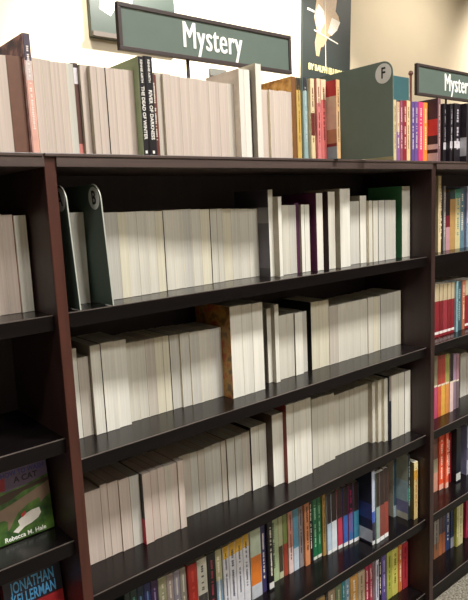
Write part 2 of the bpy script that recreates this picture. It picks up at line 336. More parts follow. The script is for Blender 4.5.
  ('s', 1.2658, 1.2996, -0.0072, 0.1655, '28222a', (), 'e6e2e6', 'Z', 'black spined book, fourth right of the greyish red spine, right bookcase top'),
 ]),
 ('L1', -0.2663, 'pages-out paperbacks on the left bookcase shelf', [
  ('p', -0.1073, -0.084, 0.09, 0.1738, 'k', 'd8cfb8', None, 'short pages-out book, first right of the left photo edge, left bookcase'),
  ('p', -0.084, -0.0651, 0.09, 0.173, 'k', 'd8cfb8', None, 'short pages-out book, second right of the left photo edge, left bookcase'),
  ('p', -0.0651, -0.0458, 0.09, 0.1713, 'k', 'a0403a', None, 'short pages-out book, third right of the left photo edge, left bookcase'),
  ('p', -0.0458, -0.0239, 0.0864, 0.1695, 'w', 'd8cfb8', None, 'short pages-out book, fourth right of the left photo edge, left bookcase'),
 ]),
 ('M1', -0.2663, 'pages-out paperbacks on the top inner shelf', [
  ('p', 0.0441, 0.0837, 0.084, 0.1702, 'g', 'd8cfb8', None, 'short thick pages-out book, first right of the divider lettered A, top inner shelf'),
  ('p', 0.1104, 0.15, 0.078, 0.1673, 'g', 'd8cfb8', None, 'short thick pages-out book, first right of the divider lettered B, top inner shelf'),
  ('p', 0.15, 0.1697, 0.0792, 0.1665, 'y', 'd8cfb8', None, 'short pages-out book, second right of the divider lettered B, top inner shelf'),
  ('p', 0.1697, 0.1941, 0.0816, 0.1666, 'c', 'd8cfb8', None, 'short pages-out book, third right of the divider lettered B, top inner shelf'),
  ('p', 0.1941, 0.2191, 0.084, 0.1666, 'c', 'd8cfb8', None, 'short pages-out book, fourth right of the divider lettered B, top inner shelf'),
  ('p', 0.2191, 0.24, 0.0864, 0.1658, 'c', 'd8cfb8', None, 'short pages-out book, fifth right of the divider lettered B, top inner shelf'),
  ('p', 0.24, 0.2613, 0.0888, 0.165, 'y', '241c20', None, 'short pages-out book, sixth right of the divider lettered B, top inner shelf'),
  ('p', 0.2613, 0.2873, 0.0936, 0.1661, 'c', 'd8cfb8', None, 'short pages-out book, seventh right of the divider lettered B, top inner shelf'),
  ('p', 0.2873, 0.3123, 0.096, 0.1663, 'c', 'd8cfb8', None, 'short pages-out book, eighth right of the divider lettered B, top inner shelf'),
  ('p', 0.3123, 0.3362, 0.096, 0.1664, 'g', 'd8cfb8', None, 'short pages-out book, ninth right of the divider lettered B, top inner shelf'),
  ('p', 0.3362, 0.3607, 0.096, 0.1655, 'c', 'd8cfb8', None, 'short pages-out book, tenth right of the divider lettered B, top inner shelf'),
  ('p', 0.3607, 0.3891, 0.0984, 0.1645, 'y', '241c20', None, 'short pages-out book, eleventh right of the divider lettered B, top inner shelf'),
  ('p', 0.3891, 0.4114, 0.1032, 0.1637, 'c', 'd8cfb8', None, 'short pages-out book, twelfth right of the divider lettered B, top inner shelf'),
  ('p', 0.4114, 0.4274, 0.1032, 0.1642, 'c', 'd8cfb8', None, 'short thin pages-out book, thirteenth right of the divider lettered B, top inner shelf'),
  ('p', 0.4274, 0.4567, 0.108, 0.1633, 'y', 'd8cfb8', None, 'short pages-out book, fourteenth right of the divider lettered B, top inner shelf'),
  ('p', 0.4567, 0.4811, 0.108, 0.1623, 'c', 'd8cfb8', None, 'short pages-out book, fifteenth right of the divider lettered B, top inner shelf'),
  ('p', 0.4811, 0.5091, 0.108, 0.1613, 'c', 'd8cfb8', None, 'short pages-out book, sixteenth right of the divider lettered B, top inner shelf'),
  ('p', 0.5091, 0.5378, 0.108, 0.1602, 'c', 'd8cfb8', None, 'short pages-out book, seventeenth right of the divider lettered B, top inner shelf'),
  ('p', 0.5378, 0.5531, 0.0708, 0.2021, 'w', 'dad4bc', 'Q1', 'tall thin pages-out book, eighteenth right of the divider lettered B, top inner shelf'),
  ('p', 0.5531, 0.5648, 0.054, 0.1852, 'w', 'd8cfb8', None, 'mid-height thin pages-out book, first right of the tallest thin white book, top inner shelf'),
  ('p', 0.5648, 0.6039, 0.0696, 0.165, 'c', 'd8cfb8', None, 'short thick pages-out book, second right of the tallest thin white book, top inner shelf'),
  ('p', 0.6039, 0.6264, 0.0696, 0.1643, 'g', 'd8cfb8', None, 'short pages-out book, third right of the tallest thin white book, top inner shelf'),
  ('s', 0.6264, 0.6419, 0.0744, 0.1687, '4a2440', (), None, None, 'plum spined book, fourth right of the tallest thin white book, top inner shelf'),
  ('p', 0.6419, 0.6539, 0.0672, 0.1645, 'w', '2e5a3a', None, 'short thin pages-out book, fifth right of the tallest thin white book, top inner shelf'),
  ('p', 0.6539, 0.6718, 0.0672, 0.1639, 'w', 'd8cfb8', None, 'short thin pages-out book, sixth right of the tallest thin white book, top inner shelf'),
  ('p', 0.6845, 0.7077, 0.0564, 0.1903, 'w', 'd8d0bc', '5a2548', 'tall pages-out book, seventh right of the tallest thin white book, top inner shelf'),
  ('p', 0.7235, 0.7491, 0.0528, 0.1929, 'c', 'd8d0bc', '3c2a2e', 'tall pages-out book, eighth right of the tallest thin white book, top inner shelf'),
  ('p', 0.7658, 0.8054, 0.0504, 0.1992, 'w', 'd8cfb8', None, 'tall thick pages-out book, ninth right of the tallest thin white book, top inner shelf'),
  ('p', 0.833, 0.8726, 0.0744, 0.1666, 'g', 'd8cfb8', None, 'short thick pages-out book, first right of the wide tall cream book, top inner shelf'),
  ('p', 0.8726, 0.8996, 0.072, 0.1803, 'w', 'd8cfb8', None, 'mid-height pages-out book, second right of the wide tall cream book, top inner shelf'),
  ('p', 0.8996, 0.9149, 0.0636, 0.1663, 'c', 'd8cfb8', None, 'short thin pages-out book, third right of the wide tall cream book, top inner shelf'),
  ('p', 0.9149, 0.9383, 0.0612, 0.1656, 'c', '241c20', None, 'short pages-out book, fourth right of the wide tall cream book, top inner shelf'),
  ('p', 0.9383, 0.9711, 0.0636, 0.1661, 'g', '241c20', None, 'short thick pages-out book, fifth right of the wide tall cream book, top inner shelf'),
  ('p', 0.9711, 0.9982, 0.0648, 0.1653, 'g', 'd8cfb8', None, 'short pages-out book, sixth right of the wide tall cream book, top inner shelf'),
  ('p', 0.9982, 1.0235, 0.066, 0.1647, 'g', 'd8cfb8', None, 'short pages-out book, seventh right of the wide tall cream book, top inner shelf'),
  ('p', 1.0548, 1.0937, 0.0672, 0.2023, 'c', 'd8d4c0', '4a8a5c', 'tall thick pages-out book, eighth right of the wide tall cream book, top inner shelf'),
 ]),
 ('M2', -0.5322, 'pages-out paperbacks on the second shelf', [
  ('p', 0.0178, 0.0574, 0.108, 0.1802, 'w', '3c3230', None, 'mid-height thick pages-out book, first right of the left post, second shelf'),
  ('p', 0.0574, 0.0811, 0.108, 0.1598, 'n', 'd8cfb8', None, 'short pages-out book, second right of the left post, second shelf'),
  ('p', 0.0811, 0.1045, 0.0996, 0.1806, 'w', '241c20', None, 'mid-height pages-out book, third right of the left post, second shelf'),
  ('p', 0.1045, 0.1328, 0.0996, 0.1815, 'w', 'd8cfb8', None, 'mid-height pages-out book, fourth right of the left post, second shelf'),
  ('p', 0.1328, 0.1621, 0.102, 0.18, 'w', 'd8cfb8', None, 'mid-height pages-out book, fifth right of the left post, second shelf'),
  ('p', 0.1621, 0.1898, 0.1128, 0.1683, 'c', 'd8cfb8', None, 'short pages-out book, sixth right of the left post, second shelf'),
  ('p', 0.1898, 0.2119, 0.1128, 0.1675, 'c', 'd8cfb8', None, 'short pages-out book, seventh right of the left post, second shelf'),
  ('p', 0.2119, 0.2345, 0.1128, 0.1678, 'n', 'd8cfb8', None, 'short pages-out book, eighth right of the left post, second shelf'),
  ('p', 0.2345, 0.255, 0.1128, 0.1675, 'y', 'd8cfb8', None, 'short pages-out book, ninth right of the left post, second shelf'),
  ('p', 0.255, 0.2733, 0.1128, 0.1675, 'y', '241c20', None, 'short thin pages-out book, tenth right of the left post, second shelf'),
  ('p', 0.2733, 0.2973, 0.1128, 0.1656, 'g', 'd8cfb8', None, 'short pages-out book, eleventh right of the left post, second shelf'),
  ('p', 0.2973, 0.3212, 0.108, 0.1666, 'g', 'd8cfb8', None, 'short pages-out book, twelfth right of the left post, second shelf'),
  ('p', 0.3212, 0.3473, 0.1056, 0.1659, 'g', 'd8cfb8', None, 'short pages-out book, thirteenth right of the left post, second shelf'),
  ('p', 0.3473, 0.3759, 0.1056, 0.1645, 'c', 'd8cfb8', None, 'short pages-out book, fourteenth right of the left post, second shelf'),
  ('p', 0.3759, 0.4098, 0.1056, 0.1635, 'g', 'd8cfb8', None, 'short thick pages-out book, fifteenth right of the left post, second shelf'),
  ('p', 0.4098, 0.4444, 0.072, 0.2128, 'w', 'c8c0a8', 'O', 'tall thick pages-out book, sixteenth right of the left post, second shelf'),
  ('p', 0.4444, 0.4756, 0.072, 0.2119, 'w', 'd8cfb8', None, 'tall thick pages-out book, first right of the orange-sided tall book, second shelf'),
  ('p', 0.4756, 0.511, 0.072, 0.2106, 'w', '241c20', None, 'tall thick pages-out book, second right of the orange-sided tall book, second shelf'),
  ('p', 0.5483, 0.5627, 0.1008, 0.186, 'w', 'd8cfb8', None, 'mid-height thin pages-out book, third right of the orange-sided tall book, second shelf'),
  ('p', 0.5627, 0.5771, 0.0888, 0.195, 'w', 'd8cfb8', None, 'tall thin pages-out book, fourth right of the orange-sided tall book, second shelf'),
  ('p', 0.5771, 0.6129, 0.0984, 0.1627, 'c', 'd8cfb8', None, 'short thick pages-out book, fifth right of the orange-sided tall book, second shelf'),
  ('p', 0.6129, 0.6399, 0.0984, 0.1625, 'c', '241c20', None, 'short pages-out book, sixth right of the orange-sided tall book, second shelf'),
  ('p', 0.6399, 0.667, 0.096, 0.1613, 'w', 'd8cfb8', None, 'short pages-out book, seventh right of the orange-sided tall book, second shelf'),
  ('p', 0.667, 0.6883, 0.102, 0.1601, 'g', 'd8cfb8', None, 'short pages-out book, eighth right of the orange-sided tall book, second shelf'),
  ('p', 0.7023, 0.732, 0.0996, 0.1804, 'y', 'cfc8a8', '101014', 'mid-height pages-out book, ninth right of the orange-sided tall book, second shelf'),
  ('p', 0.7322, 0.7718, 0.0996, 0.179, 'y', 'd8cfb8', None, 'short thick pages-out book, tenth right of the orange-sided tall book, second shelf'),
  ('p', 0.7718, 0.8074, 0.0984, 0.1594, 'n', 'd8cfb8', None, 'short thick pages-out book, first right of the tall yellowed pair, second shelf'),
  ('p', 0.8074, 0.8432, 0.0984, 0.1599, 'c', 'd8cfb8', None, 'short thick pages-out book, second right of the tall yellowed pair, second shelf'),
  ('p', 0.8432, 0.8713, 0.0984, 0.1602, 'c', 'd8cfb8', None, 'short pages-out book, third right of the tall yellowed pair, second shelf'),
  ('p', 0.8713, 0.9022, 0.0984, 0.1602, 'c', 'd8cfb8', None, 'short pages-out book, fourth right of the tall yellowed pair, second shelf'),
  ('p', 0.9022, 0.9338, 0.0984, 0.1602, 'c', 'd8cfb8', None, 'short thick pages-out book, fifth right of the tall yellowed pair, second shelf'),
  ('p', 0.9338, 0.9584, 0.096, 0.1615, 'c', 'd8cfb8', None, 'short pages-out book, sixth right of the tall yellowed pair, second shelf'),
  ('p', 0.9584, 0.993, 0.0972, 0.1598, 'y', '241c20', None, 'short thick pages-out book, seventh right of the tall yellowed pair, second shelf'),
  ('p', 0.993, 1.0284, 0.0984, 0.1609, 'g', 'd8cfb8', None, 'short thick pages-out book, eighth right of the tall yellowed pair, second shelf'),
  ('p', 1.0284, 1.0631, 0.0984, 0.1625, 'g', 'd8cfb8', None, 'short thick pages-out book, ninth right of the tall yellowed pair, second shelf'),
  ('p', 1.0631, 1.0934, 0.0984, 0.1632, 'c', 'd8cfb8', None, 'short pages-out book, tenth right of the tall yellowed pair, second shelf'),
 ]),
 ('M3', -0.8008, 'pages-out paperbacks on the third shelf', [
  ('p', 0.0427, 0.0823, 0.108, 0.1554, 'k', '5a4a40', None, 'short thick pages-out book, first right of the left post, third shelf'),
  ('p', 0.0823, 0.0983, 0.108, 0.1606, 'k', '5a4a48', None, 'short thin pages-out book, second right of the left post, third shelf'),
  ('p', 0.0983, 0.1228, 0.108, 0.1587, 'k', '7a4a40', None, 'short pages-out book, third right of the left post, third shelf'),
  ('p', 0.1228, 0.1479, 0.1056, 0.1576, 'k', '4a3a48', None, 'short pages-out book, fourth right of the left post, third shelf'),
  ('p', 0.1479, 0.1712, 0.1056, 0.1565, 'g', 'd8cfb8', None, 'short pages-out book, fifth right of the left post, third shelf'),
  ('p', 0.1712, 0.1918, 0.0936, 0.158, 'k', '8a3a3a', 'R', 'short pages-out book, sixth right of the left post, third shelf'),
  ('p', 0.1918, 0.211, 0.096, 0.1576, 'k', '7a6a5c', None, 'short pages-out book, first right of the red-sided book, third shelf'),
  ('p', 0.211, 0.2292, 0.096, 0.1574, 'k', '4a403c', None, 'short thin pages-out book, second right of the red-sided book, third shelf'),
  ('p', 0.2292, 0.245, 0.096, 0.1568, 'n', 'd8cfb8', None, 'short thin pages-out book, third right of the red-sided book, third shelf'),
  ('p', 0.245, 0.2611, 0.096, 0.1563, 'k', '6a5a50', None, 'short thin pages-out book, fourth right of the red-sided book, third shelf'),
  ('p', 0.2611, 0.2771, 0.0936, 0.1577, 'k', 'd8cfb8', None, 'short thin pages-out book, fifth right of the red-sided book, third shelf'),
  ('p', 0.2782, 0.3178, 0.126, 0.1517, 'n', 'd8cfb8', None, 'short thick pages-out book, sixth right of the red-sided book, third shelf'),
  ('p', 0.3178, 0.3385, 0.126, 0.1502, 'g', 'd8cfb8', None, 'short pages-out book, seventh right of the red-sided book, third shelf'),
  ('p', 0.3385, 0.3586, 0.1248, 0.1505, 'n', '6a6258', None, 'short pages-out book, eighth right of the red-sided book, third shelf'),
  ('p', 0.3586, 0.3831, 0.1248, 0.1517, 'g', 'd8cfb8', None, 'short pages-out book, ninth right of the red-sided book, third shelf'),
  ('p', 0.3831, 0.4049, 0.1248, 0.1527, 'g', 'd8cfb8', None, 'short pages-out book, tenth right of the red-sided book, third shelf'),
  ('p', 0.4049, 0.4218, 0.1224, 0.1534, 'n', '241c20', None, 'short thin pages-out book, eleventh right of the red-sided book, third shelf'),
  ('p', 0.4218, 0.4451, 0.12, 0.1548, 'g', 'd8cfb8', None, 'short pages-out book, twelfth right of the red-sided book, third shelf'),
  ('p', 0.4451, 0.4672, 0.1176, 0.1567, 'g', '4a6a40', None, 'short pages-out book, thirteenth right of the red-sided book, third shelf'),
  ('p', 0.4672, 0.4939, 0.12, 0.1562, 'n', 'd8cfb8', None, 'short pages-out book, fourteenth right of the red-sided book, third shelf'),
  ('p', 0.4939, 0.52, 0.1152, 0.1644, 'w', '9aa080', '241c14', 'short pages-out book, fifteenth right of the red-sided book, third shelf'),
  ('p', 0.52, 0.5457, 0.1152, 0.1638, 'w', '241c14', None, 'short pages-out book, sixteenth right of the red-sided book, third shelf'),
  ('p', 0.5457, 0.5838, 0.0936, 0.1878, 'w', 'c8c0b0', '4c3a30', 'mid-height thick pages-out book, first right of the black-sided white pair, third shelf'),
  ('p', 0.5838, 0.6099, 0.0816, 0.2075, 'w', 'b8c0a8', '7a2a22', 'tall pages-out book, second right of the black-sided white pair, third shelf'),
  ('p', 0.6099, 0.6327, 0.0804, 0.2073, 'w', 'd8cfb8', None, 'tall pages-out book, third right of the black-sided white pair, third shelf'),
  ('p', 0.6327, 0.6552, 0.0804, 0.2071, 'w', 'd8cfb8', None, 'tall pages-out book, fourth right of the black-sided white pair, third shelf'),
  ('p', 0.6552, 0.6755, 0.0804, 0.2075, 'w', '241c20', None, 'tall pages-out book, fifth right of the black-sided white pair, third shelf'),
  ('p', 0.6755, 0.712, 0.0936, 0.1929, 'c', 'd8cfb8', None, 'tall thick pages-out book, first right of the red-covered book, third shelf'),
  ('p', 0.712, 0.7341, 0.0936, 0.1931, 'c', 'd8cfb8', None, 'tall pages-out book, second right of the red-covered book, third shelf'),
  ('p', 0.7341, 0.7593, 0.096, 0.1907, 'c', 'd8cfb8', None, 'tall pages-out book, third right of the red-covered book, third shelf'),
  ('p', 0.7593, 0.7822, 0.096, 0.1894, 'c', 'd8cfb8', None, 'mid-height pages-out book, fourth right of the red-covered book, third shelf'),
  ('p', 0.7822, 0.8146, 0.1056, 0.1767, 'c', '8a8474', None, 'short thick pages-out book, fifth right of the red-covered book, third shelf'),
  ('p', 0.8146, 0.8363, 0.1056, 0.1773, 'c', '8a8474', None, 'short pages-out book, sixth right of the red-covered book, third shelf'),
  ('p', 0.8363, 0.8584, 0.1056, 0.1779, 'c', 'd8cfb8', None, 'short pages-out book, seventh right of the red-covered book, third shelf'),
  ('p', 0.8584, 0.8785, 0.1056, 0.1776, 'c', '6a6458', None, 'short pages-out book, eighth right of the red-covered book, third shelf'),
  ('p', 0.8785, 0.9059, 0.1056, 0.1786, 'c', '4a443c', None, 'short pages-out book, ninth right of the red-covered book, third shelf'),
  ('p', 0.9059, 0.9408, 0.1056, 0.1781, 'c', 'd8cfb8', None, 'short thick pages-out book, tenth right of the red-covered book, third shelf'),
  ('p', 0.9408, 0.956, 0.09, 0.1837, 'c', '8a8474', None, 'mid-height thin pages-out book, eleventh right of the red-covered book, third shelf'),
  ('p', 0.956, 0.972, 0.0804, 0.188, 'c', 'd8cfb8', None, 'mid-height thin pages-out book, twelfth right of the red-covered book, third shelf'),
  ('p', 0.972, 0.9879, 0.0708, 0.1909, 'c', 'd8cfb8', None, 'tall thin pages-out book, thirteenth right of the red-covered book, third shelf'),
  ('s', 0.9879, 0.9994, 0.066, 0.1953, '23262e', ((0, 0.62, '1c1f28'), (0.62, 1, '8a8078')), None, None, 'dark slate spined book, fourteenth right of the red-covered book, third shelf'),
  ('p', 0.9994, 1.0357, 0.066, 0.1949, 'c', 'd8cfb8', None, 'tall thick pages-out book, first right of the dark slate spine, third shelf'),
  ('p', 1.0357, 1.0663, 0.066, 0.1944, 'c', '241c20', None, 'tall pages-out book, second right of the dark slate spine, third shelf'),
  ('p', 1.0663, 1.0949, 0.066, 0.193, 'w', 'd8cfb8', None, 'tall pages-out book, third right of the dark slate spine, third shelf'),
 ]),
 ('M4', -1.0719, 'books on the fourth shelf', [
  ('s', 0.1126, 0.1266, 0.102, 0.1792, '2a3a38', (), 'e8e0d0', None, 'dark teal spined book, first right of the left post, fourth shelf'),
  ('s', 0.1266, 0.1433, 0.102, 0.1806, '23403a', (), '5aa090', None, 'dark green spined book, second right of the left post, fourth shelf'),
  ('s', 0.1433, 0.1602, 0.102, 0.1796, '1f3048', (), '6a9ac0', None, 'dark blue spined book, third right of the left post, fourth shelf'),
  ('s', 0.1602, 0.1775, 0.102, 0.1786, '26306a', (), '7aa0d0', None, 'blue spined book, fourth right of the left post, fourth shelf'),
  ('s', 0.1775, 0.1963, 0.102, 0.177, '3c2450', (), 'b0a0d0', None, 'purple spined book, fifth right of the left post, fourth shelf'),
  ('s', 0.1963, 0.2181, 0.102, 0.1765, 'a8a888', (), 'e8e0d0', None, 'sage spined book, sixth right of the left post, fourth shelf'),
  ('s', 0.2181, 0.2364, 0.102, 0.1754, 'a89a98', (), 'e8e0d0', None, 'pale pink grey spined book, seventh right of the left post, fourth shelf'),
  ('s', 0.2364, 0.2538, 0.102, 0.1749, '9a96a8', (), 'e8e0d0', None, 'pale lilac spined book, eighth right of the left post, fourth shelf'),
  ('s', 0.2538, 0.2714, 0.102, 0.1744, '9a948a', (), 'e8e0d0', None, 'warm grey spined book, ninth right of the left post, fourth shelf'),
  ('s', 0.2714, 0.2978, 0.096, 0.1753, 'b02a20', (), 'd04a3a', None, 'bright red spined book, tenth right of the left post, fourth shelf'),
  ('s', 0.2978, 0.3263, 0.096, 0.1778, 'c8c6b8', ((0, 0.5, '3a3634'), (0.5, 1, 'ccc9bc')), '4a4644', None, 'white spined book, first right of the bright red spine, fourth shelf'),
  ('s', 0.3263, 0.3526, 0.096, 0.1791, '1a1618', (), '9a3a4a', None, 'black spined book, second right of the bright red spine, fourth shelf'),
  ('s', 0.3526, 0.375, 0.102, 0.1746, 'b0b090', ((0, 0.55, '6f8fae'), (0.55, 1, 'b8b48c')), 'e8e0d0', None, 'pale spined book, third right of the bright red spine, fourth shelf'),
  ('s', 0.375, 0.3936, 0.0984, 0.1761, 'd0d0d4', ((0, 0.82, 'cfcfd6'), (0.82, 1, 'd8a82a')), '4a4a58', None, 'white and yellow spined book, fourth right of the bright red spine, fourth shelf'),
  ('s', 0.3936, 0.4154, 0.0984, 0.1774, 'd0d0d4', ((0, 0.82, 'cfcfd6'), (0.82, 1, 'd8a82a')), '4a4a58', None, 'white and yellow spined book, fifth right of the bright red spine, fourth shelf'),
  ('s', 0.4154, 0.4376, 0.0984, 0.1787, 'd0d0d4', ((0, 0.82, 'cfcfd6'), (0.82, 1, 'd8a82a')), '4a4a58', None, 'white and yellow spined book, sixth right of the bright red spine, fourth shelf'),
  ('s', 0.4376, 0.4587, 0.0984, 0.1806, 'd0d0d4', ((0, 0.82, 'cfcfd6'), (0.82, 1, 'd8a82a')), '4a4a58', None, 'white and yellow spined book, seventh right of the bright red spine, fourth shelf'),
  ('s', 0.4596, 0.4956, 0.096, 0.1827, 'b8beb4', ((0, 0.2, 'b8bcc4'), (0.2, 0.62, 'd07428'), (0.62, 1, 'b8c4ae')), None, None, 'orange patched spined book, first right of the four white and yellow spines, fourth shelf'),
  ('s', 0.4956, 0.5134, 0.0984, 0.1828, '3a3460', (), 'e8e0d0', None, 'indigo spined book, second right of the four white and yellow spines, fourth shelf'),
  ('s', 0.5134, 0.5321, 0.09, 0.1923, '18141a', ((0, 0.03, '18141a'), (0.03, 0.12, 'd8d8d4'), (0.12, 1, '18141a')), 'd8d0c0', None, 'black spined book, third right of the four white and yellow spines, fourth shelf'),
  ('s', 0.533, 0.569, 0.1104, 0.1839, 'a8b890', (), '4a5a3a', None, 'pale green spined book, first right of the black spine with white label, fourth shelf'),
  ('s', 0.569, 0.5856, 0.1104, 0.1831, 'b8b898', ((0, 0.1, 'b8b898'), (0.1, 0.5, '4a4030'), (0.5, 1, 'b0b48c')), None, None, 'cream green spined book, second right of the black spine with white label, fourth shelf'),
  ('s', 0.5856, 0.6024, 0.1104, 0.1824, '7a7a4a', ((0, 0.5, 'a04030'), (0.5, 1, '7a8a4a')), None, None, 'olive spined book, third right of the black spine with white label, fourth shelf'),
  ('s', 0.6024, 0.6209, 0.108, 0.1848, 'd09a8c', ((0, 0.4, 'e0c8c4'), (0.4, 1, 'c88a78')), '6a2a2a', None, 'pink spined book, fourth right of the black spine with white label, fourth shelf'),
  ('s', 0.6209, 0.642, 0.108, 0.1854, '6a9ab4', ((0, 0.35, 'c0ccd8'), (0.35, 1, '5a94b0')), None, None, 'sky blue spined book, fifth right of the black spine with white label, fourth shelf'),
  ('s', 0.642, 0.6595, 0.108, 0.1847, '8a8284', (), '3a3234', None, 'grey spined book, sixth right of the black spine with white label, fourth shelf'),
  ('s', 0.6595, 0.6789, 0.102, 0.1884, 'd0885c', (), '4a2a20', None, 'peach spined book, seventh right of the black spine with white label, fourth shelf'),
  ('s', 0.6789, 0.6947, 0.1056, 0.1871, '1c1a1c', (), 'e8e0d0', None, 'black spined book, eighth right of the black spine with white label, fourth shelf'),
  ('s', 0.6947, 0.7121, 0.1056, 0.1779, '1f6a44', ((0, 0.05, 'd8dcd0'), (0.05, 1, '1f6a44')), 'a0c8a8', None, 'green spined book, ninth right of the black spine with white label, fourth shelf'),
  ('s', 0.7121, 0.7293, 0.1056, 0.1776, '206a40', ((0, 0.05, 'd8dcd0'), (0.05, 1, '206a40')), 'a0c8a8', None, 'green spined book, tenth right of the black spine with white label, fourth shelf'),
  ('s', 0.7293, 0.7427, 0.1008, 0.1891, 'a88444', (), '5a4420', None, 'mustard spined book, eleventh right of the black spine with white label, fourth shelf'),
  ('s', 0.7427, 0.7604, 0.096, 0.1757, 'a8bcd0', ((0, 0.06, 'e8e8e8'), (0.06, 0.52, 'b4c6d6'), (0.52, 1, '2c1c1c')), None, None, 'dark over pale blue spined book, first right of the mustard spine, fourth shelf'),
  ('s', 0.7604, 0.7838, 0.096, 0.1763, 'c0ccd8', ((0, 0.06, 'e8e8e8'), (0.06, 0.52, 'd4dce4'), (0.52, 1, '2c1c1c')), None, None, 'dark over white spined book, second right of the mustard spine, fourth shelf'),
  ('s', 0.7838, 0.8047, 0.0936, 0.1787, 'b03040', ((0, 0.06, 'e8e8e8'), (0.06, 0.52, 'b83a50'), (0.52, 1, '2c1c1c')), None, None, 'dark over red spined book, third right of the mustard spine, fourth shelf'),
  ('s', 0.8047, 0.826, 0.0912, 0.1796, '3458a0', ((0, 0.06, 'e8e8e8'), (0.06, 0.52, '3a60a8'), (0.52, 1, '2c1c1c')), None, None, 'dark over blue spined book, fourth right of the mustard spine, fourth shelf'),
  ('s', 0.826, 0.8454, 0.0888, 0.1813, 'a03068', ((0, 0.06, 'e8e8e8'), (0.06, 0.52, '3a68a0'), (0.52, 1, '2c1c1c')), 'b02a60', None, 'dark over magenta spined book, fifth right of the mustard spine, fourth shelf'),
  ('s', 0.8454, 0.8695, 0.0864, 0.1799, '3a7a9a', ((0, 0.06, 'e8e8e8'), (0.06, 0.52, '3a7c98'), (0.52, 1, '2c1c1c')), None, None, 'dark over teal spined book, sixth right of the mustard spine, fourth shelf'),
  ('s', 0.8695, 0.8842, 0.0408, 0.2232, 'a8b4d0', ((0, 0.05, 'd8dcd8'), (0.05, 0.3, '2a2438'), (0.3, 0.45, '3a58b0'), (0.45, 1, 'b4bcd0')), None, 'N', 'lavender white spined book, seventh right of the mustard spine, fourth shelf'),
  ('s', 0.8842, 0.9025, 0.0372, 0.2123, '7a9a80', ((0, 0.06, 'e8e8e8'), (0.06, 0.52, '8a9a94'), (0.52, 1, '2c1c1c')), None, None, 'dark over grey green spined book, first right of the navy-sided book, fourth shelf'),
  ('s', 0.9025, 0.9252, 0.0384, 0.2105, '6a6a50', ((0, 0.06, 'e8e8e8'), (0.06, 0.52, '7a3a34'), (0.52, 1, '2c1c1c')), None, None, 'dark over brick spined book, second right of the navy-sided book, fourth shelf'),
  ('s', 0.9252, 0.9459, 0.0396, 0.2124, '7a3a34', ((0, 0.06, 'e8e8e8'), (0.06, 0.52, '8a3a30'), (0.52, 1, '2c1c1c')), None, None, 'dark over rust spined book, third right of the navy-sided book, fourth shelf'),
  ('s', 1.0407, 1.0563, 0.09, 0.1865, '2a3c48', ((0, 0.2, '8a9aa0'), (0.2, 1, '2c4450')), None, 'c8c8b8', 'slate spined book, fourth right of the navy-sided book, fourth shelf'),
  ('s', 1.0563, 1.0718, 0.0504, 0.2097, '1c262c', ((0, 0.3, '1e2a30'), (0.3, 0.5, '2a6a60'), (0.5, 1, '20282c')), '8aa098', 'V', 'black green spined book, fifth right of the navy-sided book, fourth shelf'),
  ('s', 1.0718, 1.0933, 0.0384, 0.1842, 'c8a45a', ((0, 0.7, 'c8b07a'), (0.7, 0.86, 'c8963c'), (0.86, 1, 'e0cf9a')), 'a86a2a', '6a5a30', 'yellow spined book, sixth right of the navy-sided book, fourth shelf'),
 ]),
 ('M5', -1.3201, 'books on the bottom shelf', [
  ('s', 0.6214, 0.6483, 0.09, 0.148, '6a5a4a', (), 'e8e0d0', None, 'brown spined book, first right of the lower photo edge, bottom shelf'),
  ('s', 0.6483, 0.6818, 0.09, 0.1435, '4a3a34', (), 'e8e0d0', None, 'dark brown spined book, second right of the lower photo edge, bottom shelf'),
  ('s', 0.6844, 0.7204, 0.09, 0.1399, 'a88a54', (), '6a4a28', None, 'ochre spined book, third right of the lower photo edge, bottom shelf'),
  ('s', 0.7204, 0.7328, 0.09, 0.1431, '1c181a', (), 'e8e0d0', None, 'black spined book, fourth right of the lower photo edge, bottom shelf'),
  ('s', 0.7328, 0.7623, 0.09, 0.1414, 'a08a70', (), 'e8e0d0', None, 'tan spined book, fifth right of the lower photo edge, bottom shelf'),
  ('s', 0.7623, 0.7925, 0.09, 0.1428, '6a7a58', (), 'c0c8a0', None, 'moss spined book, sixth right of the lower photo edge, bottom shelf'),
  ('s', 0.7925, 0.8057, 0.09, 0.1461, '2a8a98', (), 'e8e0d0', None, 'teal spined book, seventh right of the lower photo edge, bottom shelf'),
  ('s', 0.8057, 0.8279, 0.09, 0.1453, '7a9ab0', (), 'e8e0d0', None, 'light blue spined book, eighth right of the lower photo edge, bottom shelf'),
  ('s', 0.8283, 0.8643, 0.09, 0.1414, 'd0944a', ((0, 0.25, 'c05a34'), (0.25, 1, 'cf9a50')), 'e8e0d0', None, 'amber spined book, ninth right of the lower photo edge, bottom shelf'),
  ('s', 0.8643, 0.897, 0.09, 0.1395, 'b8a488', (), '6a5a48', None, 'sand spined book, tenth right of the lower photo edge, bottom shelf'),
  ('s', 0.897, 0.9161, 0.09, 0.1439, 'a82848', (), 'e8e0d0', None, 'crimson spined book, eleventh right of the lower photo edge, bottom shelf'),
  ('s', 0.9161, 0.9315, 0.0888, 0.1442, 'b03a50', (), 'e8e0d0', None, 'rose red spined book, twelfth right of the lower photo edge, bottom shelf'),
  ('s', 0.9315, 0.9474, 0.0768, 0.1556, 'c4c4d4', (), '3a3a50', None, 'white spined book, thirteenth right of the lower photo edge, bottom shelf'),
  ('s', 0.9474, 0.9614, 0.078, 0.1556, '1c1a20', (), 'e8e0d0', None, 'black spined book, fourteenth right of the lower photo edge, bottom shelf'),
  ('s', 0.9614, 0.9864, 0.078, 0.1546, '5a4a88', (), 'a8a0c8', None, 'purple spined book, fifteenth right of the lower photo edge, bottom shelf'),
  ('s', 0.9864, 1.0128, 0.0768, 0.1571, 'a8ac50', (), '5a6a28', None, 'lime spined book, sixteenth right of the lower photo edge, bottom shelf'),
